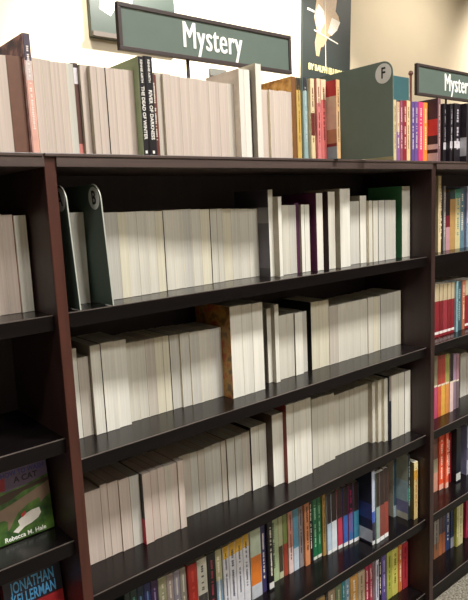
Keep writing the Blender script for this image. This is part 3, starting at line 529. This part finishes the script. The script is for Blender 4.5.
  ('s', 1.0128, 1.044, 0.0768, 0.1539, 'c8c060', (), '5a5a28', None, 'yellow spined book, seventeenth right of the lower photo edge, bottom shelf'),
  ('s', 1.044, 1.0635, 0.0756, 0.1563, 'c8743a', (), 'e8e0d0', None, 'orange spined book, eighteenth right of the lower photo edge, bottom shelf'),
  ('s', 1.0635, 1.094, 0.0744, 0.1543, 'a83038', (), '4a1a28', None, 'red spined book, nineteenth right of the lower photo edge, bottom shelf'),
 ]),
 ('R1', -0.2663, 'books on the right bookcase', [
  ('s', 1.2356, 1.2519, 0.0636, 0.2296, 'd8c49a', (), '7a5a3a', None, 'cream yellow spined book, first right of the right post, right bookcase, top inner shelf'),
  ('s', 1.2527, 1.2887, 0.078, 0.2002, '2c2628', (), 'e8e0d0', None, 'black spined book, second right of the right post, right bookcase, top inner shelf'),
  ('s', 1.2887, 1.3014, 0.078, 0.2, '8a8480', (), 'e8e0d0', None, 'grey spined book, third right of the right post, right bookcase, top inner shelf'),
  ('s', 1.3014, 1.3276, 0.078, 0.1812, '5a1c28', ((0, 0.4, 'b88a90'), (0.4, 0.6, '6a1c2a'), (0.6, 1, '241c20')), None, None, 'maroon spined book, fourth right of the right post, right bookcase, top inner shelf'),
  ('s', 1.3276, 1.3634, 0.0816, 0.1868, 'a8824c', ((0, 0.85, 'b08a54'), (0.85, 1, '2c4444')), None, None, 'golden brown spined book, fifth right of the right post, right bookcase, top inner shelf'),
  ('s', 1.3634, 1.3938, 0.0816, 0.1894, 'c8bc94', ((0, 0.85, 'cabc8c'), (0.85, 1, '4a8a74')), '6a8a8a', None, 'pale green spined book, sixth right of the right post, right bookcase, top inner shelf'),
  ('s', 1.3938, 1.4228, 0.084, 0.1923, '5a7a88', (), 'e8e0d0', None, 'steel blue spined book, seventh right of the right post, right bookcase, top inner shelf'),
  ('s', 1.4332, 1.4692, 0.0816, 0.1978, 'a8acc8', ((0, 0.4, '7a9ab0'), (0.4, 1, 'a8a8c8')), 'c05a6a', None, 'lilac spined book, eighth right of the right post, right bookcase, top inner shelf'),
 ]),
 ('R2', -0.5322, 'books on the right bookcase', [
  ('s', 1.2234, 1.2493, 0.066, 0.1667, '84202a', ((0, 0.05, '8a2028'), (0.05, 0.1, 'e8dcd8'), (0.1, 0.68, '84202a'), (0.68, 1, 'b8a888')), None, None, 'red and cream spined book, first right of the right post, right bookcase, second shelf'),
  ('s', 1.2493, 1.2711, 0.066, 0.1657, '741a22', ((0, 0.05, '8a2028'), (0.05, 0.1, 'e8dcd8'), (0.1, 0.68, '741a22'), (0.68, 1, 'b8a888')), None, None, 'red and cream spined book, second right of the right post, right bookcase, second shelf'),
  ('s', 1.2711, 1.2962, 0.066, 0.1644, '90303a', ((0, 0.05, '8a2028'), (0.05, 0.1, 'e8dcd8'), (0.1, 0.68, '90303a'), (0.68, 1, 'b8a888')), None, None, 'red and cream spined book, third right of the right post, right bookcase, second shelf'),
  ('s', 1.2962, 1.3181, 0.066, 0.1635, '7a1e26', ((0, 0.05, '8a2028'), (0.05, 0.1, 'e8dcd8'), (0.1, 0.68, '7a1e26'), (0.68, 1, 'b8a888')), None, None, 'red and cream spined book, fourth right of the right post, right bookcase, second shelf'),
  ('s', 1.3181, 1.3385, 0.066, 0.1627, '84202a', ((0, 0.05, '8a2028'), (0.05, 0.1, 'e8dcd8'), (0.1, 0.68, '84202a'), (0.68, 1, 'b8a888')), None, None, 'red and cream spined book, fifth right of the right post, right bookcase, second shelf'),
  ('s', 1.3385, 1.3499, 0.06, 0.165, '8ab4bc', (), '4a7a84', None, 'pale blue spined book, sixth right of the right post, right bookcase, second shelf'),
  ('s', 1.3499, 1.3839, 0.066, 0.1607, '3a5058', (), '8aa0a0', None, 'dark teal spined book, seventh right of the right post, right bookcase, second shelf'),
  ('s', 1.3839, 1.4027, 0.066, 0.1619, 'b06a4c', (), 'e8e0d0', None, 'copper spined book, eighth right of the right post, right bookcase, second shelf'),
  ('s', 1.4027, 1.4294, 0.066, 0.1622, '84202a', ((0, 0.05, '8a2028'), (0.05, 0.1, 'e8dcd8'), (0.1, 0.68, '84202a'), (0.68, 1, 'b8a888')), None, None, 'red and cream spined book, ninth right of the right post, right bookcase, second shelf'),
  ('s', 1.4294, 1.4619, 0.066, 0.1619, '84202a', ((0, 0.05, '8a2028'), (0.05, 0.1, 'e8dcd8'), (0.1, 0.68, '84202a'), (0.68, 1, 'b8a888')), None, None, 'red and cream spined book, tenth right of the right post, right bookcase, second shelf'),
 ]),
 ('R3', -0.8008, 'books on the right bookcase', [
  ('s', 1.2327, 1.2529, 0.072, 0.2074, 'b84a68', ((0, 0.5, 'b84a68'), (0.5, 0.53, 'd8ccb8'), (0.53, 1, '8a8064')), None, None, 'pink under olive spined book, first right of the right post, right bookcase, third shelf'),
  ('s', 1.2529, 1.2735, 0.072, 0.2034, 'c8583a', ((0, 0.5, 'c8583a'), (0.5, 0.53, 'd8ccb8'), (0.53, 1, '9a3a30')), None, None, 'brick spined book, second right of the right post, right bookcase, third shelf'),
  ('s', 1.2735, 1.2973, 0.072, 0.202, 'd8a040', ((0, 0.5, 'd8a648'), (0.5, 0.53, 'd8ccb8'), (0.53, 1, 'a83c34')), None, None, 'yellow under red spined book, third right of the right post, right bookcase, third shelf'),
  ('s', 1.2973, 1.3215, 0.072, 0.2006, 'd0843c', ((0, 0.5, 'd08a44'), (0.5, 0.53, 'd8ccb8'), (0.53, 1, '9a9a50')), None, None, 'orange under lime spined book, fourth right of the right post, right bookcase, third shelf'),
  ('s', 1.3215, 1.3438, 0.0696, 0.1967, 'd8b8b4', ((0, 0.5, 'dcc0bc'), (0.5, 0.53, 'd8ccb8'), (0.53, 1, '1f1a1c')), None, None, 'blush under black spined book, fifth right of the right post, right bookcase, third shelf'),
  ('s', 1.3438, 1.3689, 0.0744, 0.1911, '8a7484', ((0, 0.5, '8a7484'), (0.5, 0.53, 'd8ccb8'), (0.53, 1, 'a0809a')), None, None, 'mauve under lilac spined book, sixth right of the right post, right bookcase, third shelf'),
  ('s', 1.3689, 1.3879, 0.0744, 0.1874, '7a6468', ((0, 0.5, '6a5a60'), (0.5, 0.53, 'd8ccb8'), (0.53, 1, 'a07880')), None, None, 'grey under pink spined book, seventh right of the right post, right bookcase, third shelf'),
  ('p', 1.4759, 1.5155, 0.12, 0.1591, 'g', 'd8cfb8', None, 'short thick pages-out book, eighth right of the right post, right bookcase, third shelf'),
  ('p', 1.5175, 1.5571, 0.12, 0.1547, 'n', 'd8cfb8', None, 'short thick pages-out book, ninth right of the right post, right bookcase, third shelf'),
 ]),
 ('R4', -1.0719, 'books on the right bookcase', [
  ('s', 1.258, 1.294, 0.0936, 0.191, '8a6a5c', ((0, 0.35, 'c8907c'), (0.35, 0.6, '9a9078'), (0.6, 1, '6a4438')), None, None, 'grey brown spined book, first right of the right post, right bookcase, fourth shelf'),
  ('s', 1.294, 1.3215, 0.0888, 0.1932, 'e85a34', ((0, 0.1, 'e8b09c'), (0.1, 1, 'e2542f')), 'e8e0d0', None, 'orange red spined book, second right of the right post, right bookcase, fourth shelf'),
  ('s', 1.3215, 1.3405, 0.0816, 0.1932, 'ea6a48', ((0, 0.1, 'e8b8a4'), (0.1, 1, 'e4613f')), 'e8e0d0', None, 'coral spined book, third right of the right post, right bookcase, fourth shelf'),
  ('s', 1.3462, 1.3822, 0.096, 0.1793, '7a1c24', (), 'e8e0d0', None, 'dark red spined book, fourth right of the right post, right bookcase, fourth shelf'),
  ('s', 1.3822, 1.4123, 0.078, 0.1935, '12161e', ((0, 0.03, '12161e'), (0.03, 0.17, 'c4c8c4'), (0.17, 1, '121824')), None, None, 'black spined book, fifth right of the right post, right bookcase, fourth shelf'),
  ('s', 1.4613, 1.4973, 0.084, 0.1831, '8c88a8', ((0, 0.3, 'a8a8b8'), (0.3, 0.55, '6a5a80'), (0.55, 1, '9aa0b8')), '4a3a58', None, 'dappled lilac spined book, sixth right of the right post, right bookcase, fourth shelf'),
 ]),
 ('R5', -1.3201, 'books on the right bookcase', [
  ('s', 1.2768, 1.3076, 0.096, 0.1559, '8a8078', ((0, 0.35, '8a5a3c'), (0.35, 1, '8a847c')), '4a4440', None, 'grey white spined book, first right of the right post, right bookcase, bottom shelf'),
  ('s', 1.3076, 1.3283, 0.096, 0.1553, '8a5a40', ((0, 0.5, 'a8643c'), (0.5, 1, '4a4248')), None, None, 'tan spined book, second right of the right post, right bookcase, bottom shelf'),
  ('s', 1.3283, 1.3486, 0.096, 0.155, '7a4a38', ((0, 0.5, '9a5a40'), (0.5, 1, '3c3440')), None, None, 'brown spined book, third right of the right post, right bookcase, bottom shelf'),
  ('s', 1.3486, 1.3777, 0.096, 0.1552, '2c3c64', (), 'e8e0d0', None, 'blue spined book, fourth right of the right post, right bookcase, bottom shelf'),
  ('s', 1.3777, 1.3998, 0.0936, 0.1554, '222c48', ((0, 0.25, '8a8a94'), (0.25, 1, '222c48')), None, None, 'navy spined book, fifth right of the right post, right bookcase, bottom shelf'),
  ('s', 1.3998, 1.4109, 0.084, 0.1698, 'a8a44c', (), 'e8e0d0', None, 'yellow green spined book, sixth right of the right post, right bookcase, bottom shelf'),
  ('s', 1.4109, 1.4432, 0.084, 0.1655, 'c4bc90', (), '8a8a50', None, 'cream spined book, seventh right of the right post, right bookcase, bottom shelf'),
  ('s', 1.4737, 1.5097, 0.09, 0.1507, 'a02c48', (), 'c88a98', None, 'crimson spined book, eighth right of the right post, right bookcase, bottom shelf'),
 ]),
]

for key, z, group, items in ROWS:
    for i, it in enumerate(items):
        if it[0] == 'p': k, x0, x1, y, h, a, b, c, lab = it; d = None
        else: k, x0, x1, y, h, a, b, c, d, lab = it
        book(key, i, k, x0, x1, y, h, z, a, b, c, d, lab, group)

# ------------------------------------------------------------------ letter dividers
M_DIV = plain('divider_green_plastic', '74847a', .45)
M_DIVE = plain('divider_edge', 'b4b8ac', .5)
def divider(x, yf, yb, z, h, letter, label, disc_hex, tcol, rfront, edge=True, mat=None, lean=0):
    mat = mat or M_DIV
    r = empty('letter_divider', (x, yf, H+z+.0011), label, 'divider', 'lettered shelf dividers')
    th = .0016; L = yb-yf
    def outline():
        pts = [(0, 0)]
        n = 10
        zt = h
        # front edge up to the rounded top front corner, top running back
        pts += [(rfront*(1-math.cos(a)), h-rfront+rfront*math.sin(a)) for a in [math.pi/2*i/n for i in range(n+1)]]
        pts += [(L-.012*1, h)]
        pts += [(L-.012+.012*math.sin(a), h-.012+.012*math.cos(a)) for a in [math.pi/2*i/6 for i in range(1, 7)]]
        pts += [(L, 0)]
        return pts
    def panel(bm):
        P = outline()
        A = [bm.verts.new((-th/2, y, z_)) for y, z_ in P]; B = [bm.verts.new((th/2, y, z_)) for y, z_ in P]
        bm.faces.new(A); bm.faces.new(B[::-1])
        for i in range(len(P)):
            j = (i+1) % len(P); bm.faces.new((A[j], A[i], B[i], B[j]))
    mk('divider_panel', panel, mat, r)
    if edge:
        def strip(bm):
            P = outline()[:12]
            e = .0008
            vs = []
            for k, (y, z_) in enumerate(P):
                if k == 0: ny, nz = -1, 0
                else:
                    a = math.pi/2*(k-1)/10; ny, nz = -math.cos(a), math.sin(a)
                vs.append([bm.verts.new((sx*(th/2+.0003), y+ny*o, z_+nz*o)) for sx in (-1, 1) for o in (-.0004, e)])
            for p, q in zip(vs, vs[1:]):
                for a_, b2 in ((0,1),(1,3),(3,2),(2,0)): bm.faces.new((p[a_], p[b2], q[b2], q[a_]))
        mk('edge_trim', strip, M_DIVE, r)
    r.rotation_euler = (0, lean, 0)
    rad = .020 if letter != 'F' else .0225
    cy, cz = rad+.004, h-rad-.0045
    def disc(bm):
        n = 28
        A = [bm.verts.new((-th/2-.0005, cy+rad*math.cos(2*math.pi*i/n), cz+rad*math.sin(2*math.pi*i/n))) for i in range(n)]
        B = [bm.verts.new((-th/2, v.co.y, v.co.z)) for v in A]
        bm.faces.new(A)
        for i in range(n): bm.faces.new((A[(i+1)%n], A[i], B[i], B[(i+1)%n]))
    mk('letter_disc', disc, plain('disc_' + disc_hex, disc_hex, .5), r)
    text_mesh('letter', letter, .034, plain('letter_ink_' + tcol, tcol, .5), r, SIDE(-th/2-.0008, cy, cz), .8, .0003, .0006)
    return r
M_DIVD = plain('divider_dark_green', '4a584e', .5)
divider(.0310, RC+.004, .20, ZS[1], .216, 'A', 'dark green divider with letter A, beside the reddish post on the upper shelf', 'dcdeda', '3a3c3a', .028, mat=M_DIVD, lean=-.045)
divider(.0925, RC-.001, .20, ZS[1], .217, 'B', 'dark green divider lettered B standing ahead of the pages-out books, upper shelf', 'dcdeda', '2a2c2a', .028, mat=M_DIVD, lean=-.045)
divider(.7960, -.088, .20, 0, .217, 'F', 'large green divider with white F disc on the middle bookcase top', 'f6f6f2', '20241f', .028, mat=M_DIV, edge=False)

# ------------------------------------------------------------------ signs
M_FACE = plain('sign_grey_green', '5a685f', .55)
M_FRAME = plain('sign_frame_brown', '3f3533', .45)
M_CREAM = plain('sign_lettering_cream', 'f6f5f0', .5)
def sign(x0, x1, y, z0, z1, label, poles, tx, tsize, tsx):
    xc = (x0+x1)/2
    r = empty('shelf_sign', (xc, y, H), label, 'sign', 'genre signs above the bookcases')
    w = (x1-x0)/2; fr = .0088
    def frame(bm):
        box(bm, -w, w, -.006, .006, z0, z0+fr); box(bm, -w, w, -.006, .006, z1-fr, z1)
        box(bm, -w, -w+fr, -.006, .006, z0+fr, z1-fr); box(bm, w-fr, w, -.006, .006, z0+fr, z1-fr)
    mk('sign_frame', frame, M_FRAME, r, bevel=.001)
    mk('sign_panel', lambda bm: box(bm, -w+fr, w-fr, -.003, .003, z0+fr, z1-fr), M_FACE, r)
    tm = text_mesh('sign_lettering', 'Mystery', .072, M_CREAM, r, Matrix.Identity(4), 1, .0005, 0, space=1.06)
    embolden(tm, .0017)
    xs = [v.co.x for v in tm.data.vertices]; ys = [v.co.y for v in tm.data.vertices]
    k = .175/(max(xs)-min(xs)); ky = .0735/(max(ys)-min(ys))
    tm.data.transform(FRONT(tx-xc, -.0036, tsize) @ Matrix.Diagonal((k, ky, 1, 1)) @ Matrix.Translation((-(max(xs)+min(xs))/2, -(max(ys)+min(ys))/2, 0)))
    for px in poles:
        def pole(bm):
            box(bm, px-xc-.004, px-xc+.004, .0062, .0100, .0004, z1-.01)
            box(bm, px-xc-.03, px-xc+.03, -.006, .03, .0003, .0025)
        mk('pole', pole, M_FRAME, r, bevel=.0006)
    return r
SY = .20
def sx(v): return v*1.2
sign(.2500, .7560, SY, .2330, .3275, 'framed green sign reading Mystery above the middle bookcase', [.4320], .5020, .2770, .62)
sign(1.3380, 1.8440, SY+.01, .2290, .3270, 'framed green sign reading Mystery above the right bookcase, cut by photo edge', [1.5300], 1.5900, .2740, .62)

# ------------------------------------------------------------------ face-out paperbacks in the left bookcase
def face_out(z, x_right, w, h, y0, lean, label, base, fn):
    r = empty('paperback_book', (x_right - w/2, y0, H+z+.0004), label, 'book', 'face-out paperbacks in the left bookcase', (-lean, 0, 0))
    r.location.z += .018*math.sin(lean)
    t = .018
    mk('page_block', lambda bm: box(bm, -w/2+.0008, w/2-.001, .0008, t-.0008, .0006, h-.0006), pages('c'), r)
    def cov(bm):
        box(bm, -w/2, w/2, 0, .0007, 0, h); box(bm, -w/2, w/2, t-.0007, t, 0, h); box(bm, -w/2, -w/2+.0007, .0007, t-.0007, 0, h)
    mk('cover', cov, base, r)
    fn(r, w, h)
    return r
def poly(name, pts, off, mat, parent):
    """a printed shape on a cover that faces -y; pts in (x, z)"""
    def f(bm):
        A = [bm.verts.new((x, -off, z)) for x, z in pts]; B = [bm.verts.new((x, -off+.0002, z)) for x, z in pts]
        bm.faces.new(A); bm.faces.new(B[::-1])
        for i in range(len(A)):
            j = (i+1) % len(A); bm.faces.new((A[j], A[i], B[i], B[j]))
        bmesh.ops.recalc_face_normals(bm, faces=bm.faces)
    return mk(name, f, mat, parent)
def grass_mat():
    m, N, L, b = new_mat('painted_grass')
    c = N.new('ShaderNodeTexCoord'); n = N.new('ShaderNodeTexNoise'); n.inputs['Scale'].default_value = 38; n.inputs['Detail'].default_value = 4
    r = N.new('ShaderNodeValToRGB'); e = r.color_ramp.elements
    e[0].position = .35; e[0].color = lin('23401e'); e[1].position = .65; e[1].color = lin('587c34')
    L.new(c.outputs['Object'], n.inputs['Vector']); L.new(n.outputs['Fac'], r.inputs[0]); L.new(r.outputs[0], b.inputs['Base Color']); b.inputs['Roughness'].default_value = .35
    return m
def cat_art(r, w, h):
    X = lambda u: (u-.5)*w
    Z = lambda v: v*h*(.81 if v < .99 else 1)
    P = lambda L: [(X(u), Z(v)) for u, v in L]
    poly('title_panel', P([(.0,.78),(.25,.72),(.6,.74),(1,.80),(1,1),(0,1)]), .0003, ink('6a5c7c'), r)
    poly('fence_print', P([(.0,.55),(.3,.58),(.55,.66),(1,.70),(1,.76),(.6,.72),(.3,.70),(0,.66)]), .0004, ink('3a2a20'), r)
    poly('animal_print', P([(.02,.40),(.10,.48),(.35,.53),(.70,.62),(1,.70),(1,.52),(.88,.46),(.82,.42),(.80,.50),(.60,.46),(.42,.38),(.34,.30),(.26,.20),(.22,.18),(.24,.30),(.18,.34),(.04,.34)]), .0005, ink('806a58'), r)
    poly('cat_print', P([(.30,.14),(.42,.20),(.40,.27),(.52,.33),(.66,.36),(.78,.36),(.80,.28),(.74,.22),(.62,.18),(.5,.16),(.38,.10)]), .0006, ink('ddd6cc'), r)
    poly('collar_print', P([(.48,.30),(.55,.33),(.53,.38),(.46,.34)]), .0007, ink('b03a34'), r)
    text_mesh('title_lettering', 'HOW TO WASH', .0125, ink('3c3c8a'), r, FRONT(X(.58), -.0009, Z(.945)), .85, .0002, .0003)
    text_mesh('title_lettering', 'A CAT', .0155, ink('24182c'), r, FRONT(X(.62), -.0009, Z(.845)), .95, .0002, .0003)
    poly('ribbon_print', P([(.14,.74),(.26,.74),(.28,.92),(.16,.90)]), .0007, ink('a02838'), r)
    text_mesh('author_lettering', 'Rebecca M. Hale', .0115, ink('f0f0e8'), r, FRONT(X(.5), -.0009, Z(.055)), .98, .0002, .0002)
def red_art(r, w, h):
    X = lambda u: (u-.5)*w
    P = lambda L: [(X(u), v*h) for u, v in L]
    poly('dark_panel', P([(0,.42),(1,.42),(1,1),(0,1)]), .0003, ink('1c1a2c'), r)
    poly('red_panel', P([(0,.05),(1,.05),(1,.43),(.3,.45),(0,.42)]), .0003, ink('b8222c'), r)
    for word, v in (('JONATHAN', .655), ('KELLERMAN', .505)):
        t = text_mesh('author_lettering', word, .0255, ink('58aee8'), r, Matrix.Identity(4), 1, .0002, .0004)
        xs = [q.co.x for q in t.data.vertices]; k = w*.76/(max(xs)-min(xs))
        t.data.transform(FRONT(0, -.0007, v*h) @ Matrix.Diagonal((k, 1.15, 1, 1)))
ZL3 = -.6775
face_out(ZL3, -.0270, .108, .160, .084, .10, 'face-out paperback with green cover of a white cat, left bookcase', grass_mat(), cat_art)
face_out(-.8700, -.0240, .108, .160, .074, .10, 'face-out dark paperback with blue and red capitals, left bookcase lower shelf', ink('6a1a24'), red_art)

# ------------------------------------------------------------------ shop behind
WY = 3.6
def wall_mat():
    m, N, L, b = new_mat('cream_slat_wall')
    c = N.new('ShaderNodeTexCoord'); w = N.new('ShaderNodeTexWave'); w.bands_direction = 'Z'; w.inputs['Scale'].default_value = 4.2; w.inputs['Distortion'].default_value = .15
    w.wave_profile = 'SAW'
    n = N.new('ShaderNodeTexNoise'); n.inputs['Scale'].default_value = 3
    r = N.new('ShaderNodeMapRange'); r.inputs[3].default_value = .95; r.inputs[4].default_value = 1.04
    mx = N.new('ShaderNodeVectorMath'); mx.operation = 'SCALE'; mx.inputs[0].default_value = lin('e4d6bc')[:3]
    L.new(c.outputs['Object'], w.inputs['Vector']); L.new(c.outputs['Object'], n.inputs['Vector']); L.new(n.outputs['Fac'], r.inputs[0]); L.new(r.outputs[0], mx.inputs['Scale']); L.new(mx.outputs[0], b.inputs['Base Color'])
    bp = N.new('ShaderNodeBump'); bp.inputs['Strength'].default_value = .15; bp.inputs['Distance'].default_value = .004
    L.new(w.outputs['Fac'], bp.inputs['Height']); L.new(bp.outputs[0], b.inputs['Normal'])
    b.inputs['Roughness'].default_value = .8
    return m
M_WALL = wall_mat()
M_PLAIN = plain('painted_wall', '8a8070', .8)
CZ = 4.2
struct(mk('wall_back', lambda bm: box(bm, -4, 12, WY, WY+.1, 0, CZ), M_WALL))
struct(mk('wall_front', lambda bm: box(bm, -4, 12, -4.6, -4.5, 0, CZ), M_PLAIN))
struct(mk('wall_left', lambda bm: box(bm, -4.1, -4, -4.5, WY, 0, CZ), M_PLAIN))
struct(mk('wall_right', lambda bm: box(bm, 12, 12.1, -4.5, WY, 0, CZ), M_PLAIN))
struct(mk('ceiling', lambda bm: box(bm, -4.1, 12.1, -4.6, WY+.1, CZ, CZ+.1), plain('ceiling_paint', '8c887e', .9)))
def carpet():
    m, N, L, b = new_mat('grey_carpet')
    c = N.new('ShaderNodeTexCoord'); n = N.new('ShaderNodeTexNoise'); n.inputs['Scale'].default_value = 160; n.inputs['Detail'].default_value = 3
    r = N.new('ShaderNodeValToRGB'); e = r.color_ramp.elements
    e[0].position = .35; e[0].color = lin('4c4840'); e[1].position = .68; e[1].color = lin('a09888')
    L.new(c.outputs['Object'], n.inputs['Vector']); L.new(n.outputs['Fac'], r.inputs[0]); L.new(r.outputs[0], b.inputs['Base Color']); b.inputs['Roughness'].default_value = .95
    bp = N.new('ShaderNodeBump'); bp.inputs['Strength'].default_value = .6; bp.inputs['Distance'].default_value = .003
    L.new(n.outputs['Fac'], bp.inputs['Height']); L.new(bp.outputs[0], b.inputs['Normal'])
    return m
struct(mk('floor', lambda bm: box(bm, -4.1, 12.1, -4.6, WY+.1, -.05, 0), carpet()))

# posters on the back wall
def poster(x0, x1, z0, z1, label, base, fn, tilt=0, thick=.03):
    r = empty('wall_poster', ((x0+x1)/2, WY-.002, z0), label, 'poster', None, (0, tilt, 0))
    w, h = x1-x0, z1-z0
    mk('poster_board', lambda bm: box(bm, -w/2, w/2, -thick, 0, 0, h), base, r, bevel=.003)
    fn(r, w, h, thick); return r
def art_pale(r, w, h, t):
    P = lambda L: [((u-.5)*w, v*h) for u, v in L]
    def pl(n, L, m, k): o = poly(n, P(L), t+.0015*k, m, r)
    pl('portrait_print', [(.10,.20),(.14,.34),(.10,.36),(.16,.44),(.42,.45),(.50,.34),(.44,.18),(.34,.14),(.30,.24),(.22,.16)], ink('f0eee0'), 1)
    pl('portrait_print', [(.30,.16),(.44,.20),(.46,.34),(.34,.38),(.26,.30)], ink('7c7866'), 2)
    pl('portrait_print', [(.62,.5),(.95,.5),(.95,.72),(.70,.75)], ink('e8dcb8'), 1)
    mk('bottom_rail', lambda bm: box(bm, -w/2, w/2, -t-.03, -t-.001, 0, .035), plain('rail_brown', '4a4038', .5), r)
def art_dark(r, w, h, t):
    P = lambda L: [((u-.5)*w, (.33+(v-.2)*.85)*h) for u, v in L]
    def pl(n, L, m, k): o = poly(n, P(L), t+.0015*k, m, r)
    pl('figure_print', [(.27,.20),(.33,.20),(.36,.30),(.42,.32),(.50,.42),(.66,.52),(.76,.62),(.72,.70),(.66,.74),(.70,.95),(.24,.95),(.26,.78),(.22,.60),(.28,.46),(.24,.34)], ink('c8a880'), 1)
    pl('figure_print', [(.22,.62),(.30,.76),(.42,.70),(.44,.58),(.34,.46),(.30,.46)], ink('f4eee0'), 2)
    pl('figure_print', [(.50,.48),(.58,.66),(.76,.64),(.70,.54),(.58,.46)], ink('f4eee0'), 2)
    pl('line_print', [(.46,.10),(.475,.10),(.43,.95),(.415,.95)], ink('f0ece0'), 3)
    pl('line_print', [(.22,.46),(.72,.385),(.72,.40),(.22,.475)], ink('f0ece0'), 3)
    pl('line_print', [(.08,.66),(.22,.65),(.22,.675),(.08,.685)], ink('f0ece0'), 3)
    text_mesh('poster_lettering', 'BY RALPH ELLISON', .085, ink('ece0a0'), r, FRONT(-.01*w, -t-.002, .215*h), .78, .001, .004)
poster(1.985, 2.79, H+1.262, H+2.35, 'pale grey-green poster board high on the wall, behind the nearer Mystery sign', plain('poster_pale', '333e38', .35), art_pale, 0, .05)
poster(4.370, 5.130, H+1.05, H+2.15, 'dark green poster with cream shapes and pale lettering along its foot', plain('poster_dark', '2b3331', .5), art_dark, .055)

pq = mk('wall_plaque', lambda bm: box(bm, 3.17, 3.36, WY-.03, WY-.001, H+1.085, H+1.15), plain('plaque_grey', '5a5a56', .5), bevel=.002)
pq['label'] = 'small dark grey plaque low on the bright wall under the nearer sign'; pq['category'] = 'plaque'
# teal sign panel on a rod, standing on a fixture behind
rz = empty('sign_stand', (2.635, 1.10, H-.02), 'small teal sign on a brown rod behind the coloured spines', 'sign')
mk('sign_panel', lambda bm: box(bm, -.168, -.022, -.004, .004, .30, .582), plain('teal_board', '4a7478', .5), rz, bevel=.001)
def rod(bm):
    bmesh.ops.create_cone(bm, cap_ends=True, segments=12, radius1=.007, radius2=.007, depth=.60, matrix=Matrix.Translation((0, 0, .30)))
    bmesh.ops.create_uvsphere(bm, u_segments=12, v_segments=8, radius=.014, matrix=Matrix.Translation((0, 0, .61)))
mk('rod', rod, plain('red_brown_rod', '6a4038', .4), rz, smooth=True)
# a low fixture far behind that carries it
fx = empty('display_table', (2.60, 1.10, 0), 'dark display fixture standing behind the bookcases under the teal sign', 'table')
mk('table_top', lambda bm: box(bm, -.5, .5, -.3, .3, H-.05, H-.02), M_TOP, fx, bevel=.002)
for a in (-.46, .42):
    for b in (-.27, .23):
        mk('leg', lambda bm: box(bm, a, a+.04, b, b+.04, 0, H-.0505), M_POSTD, fx)

# ------------------------------------------------------------------ lamps
M_LAMP = bpy.data.materials.new('lamp_diffuser'); M_LAMP.use_nodes = True
_b = M_LAMP.node_tree.nodes['Principled BSDF']; _b.inputs['Emission Color'].default_value = (1, .93, .8, 1); _b.inputs['Emission Strength'].default_value = 2
def ceiling_lamp(x, y, sxx, syy, power, col, label):
    r = empty('ceiling_light', (x, y, CZ), label, 'ceiling light', 'square ceiling lights')
    mk('light_housing', lambda bm: box(bm, -sxx/2-.02, sxx/2+.02, -syy/2-.02, syy/2+.02, -.03, -.001), plain('white_metal', 'dcdcdc', .4), r)
    mk('diffuser', lambda bm: box(bm, -sxx/2, sxx/2, -syy/2, syy/2, -.034, -.0305), M_LAMP, r)
    l = bpy.data.lights.new('ceiling_lamp', 'AREA'); l.shape = 'RECTANGLE'; l.size = sxx; l.size_y = syy; l.energy = power; l.color = col
    o = bpy.data.objects.new('ceiling_lamp', l); COL.objects.link(o); o.parent = r; o.location = (0, 0, -.04)
    return r
W1 = (1, .98, .945)
ceiling_lamp(1.3, -1.75, .5, .5, 208, W1, 'square ceiling light in front of the middle bookcase')
ceiling_lamp(0.9, -3.6, .5, .5, 150, W1, 'added ceiling fill light further out in the aisle before the middle bookcase')  # added fill lamp, lightens the book tops and the back panel
ceiling_lamp(-1.6, -1.75, .5, .5, 60, W1, 'square ceiling light in front of the left bookcase')
ceiling_lamp(4.2, -1.75, .5, .5, 60, W1, 'square ceiling light in front of the right bookcase')
ceiling_lamp(0.6, .95, .5, .5, 50, W1, 'square ceiling light behind the middle bookcase')
def spot(x, y, z, tx, ty, tz, power, ang, blend, col, rad=.08):
    l = bpy.data.lights.new('wall_spot', 'SPOT'); l.energy = power; l.spot_size = ang; l.spot_blend = blend; l.color = col; l.shadow_soft_size = rad
    o = bpy.data.objects.new('wall_spot', l); COL.objects.link(o); o.location = (x, y, z)
    o.rotation_euler = (Vector((tx, ty, tz)) - Vector((x, y, z))).to_track_quat('-Z', 'Y').to_euler()
spot(3.1, 2.2, CZ-.1, 3.2, WY, H+1.0, 1100, math.radians(98), .4, (1, .95, .86))
spot(1.6, 2.2, CZ-.1, 2.2, WY, H+.9, 230, math.radians(95), .6, (1, .93, .80))
spot(9.0, 2.4, CZ-.1, 8.9, WY, H+1.9, 800, math.radians(100), .8, (1, .92, .80))

spot(6.4, 1.8, CZ-.1, 6.1, WY, H+1.2, 190, math.radians(110), .9, (1, .92, .80))  # added fill spot, brightens the right part of the wall evenly
w = bpy.data.worlds.new('shop_air'); SC.world = w; w.use_nodes = True
w.node_tree.nodes['Background'].inputs[0].default_value = (.9, .85, .75, 1); w.node_tree.nodes['Background'].inputs[1].default_value = .08

# ------------------------------------------------------------------ camera
cam = bpy.data.cameras.new('camera'); co = bpy.data.objects.new('camera', cam); COL.objects.link(co)
cr = Vector((0.76455, -0.64303, -0.04445)); cu = Vector((0.13289, 0.08978, 0.98706)); cf = Vector((0.63071, 0.76056, -0.15409))
co.matrix_world = Matrix(((cr.x, cu.x, -cf.x, -.4297), (cr.y, cu.y, -cf.y, -.9577), (cr.z, cu.z, -cf.z, H-.0966), (0, 0, 0, 1)))
cam.sensor_fit = 'VERTICAL'; cam.sensor_height = 24; cam.lens = 24 * 605.72 / 600; cam.clip_start = .02
SC.camera = co
SC.view_settings.view_transform = 'Standard'; SC.view_settings.look = 'None'; SC.view_settings.gamma = 1; SC.view_settings.exposure = -.14
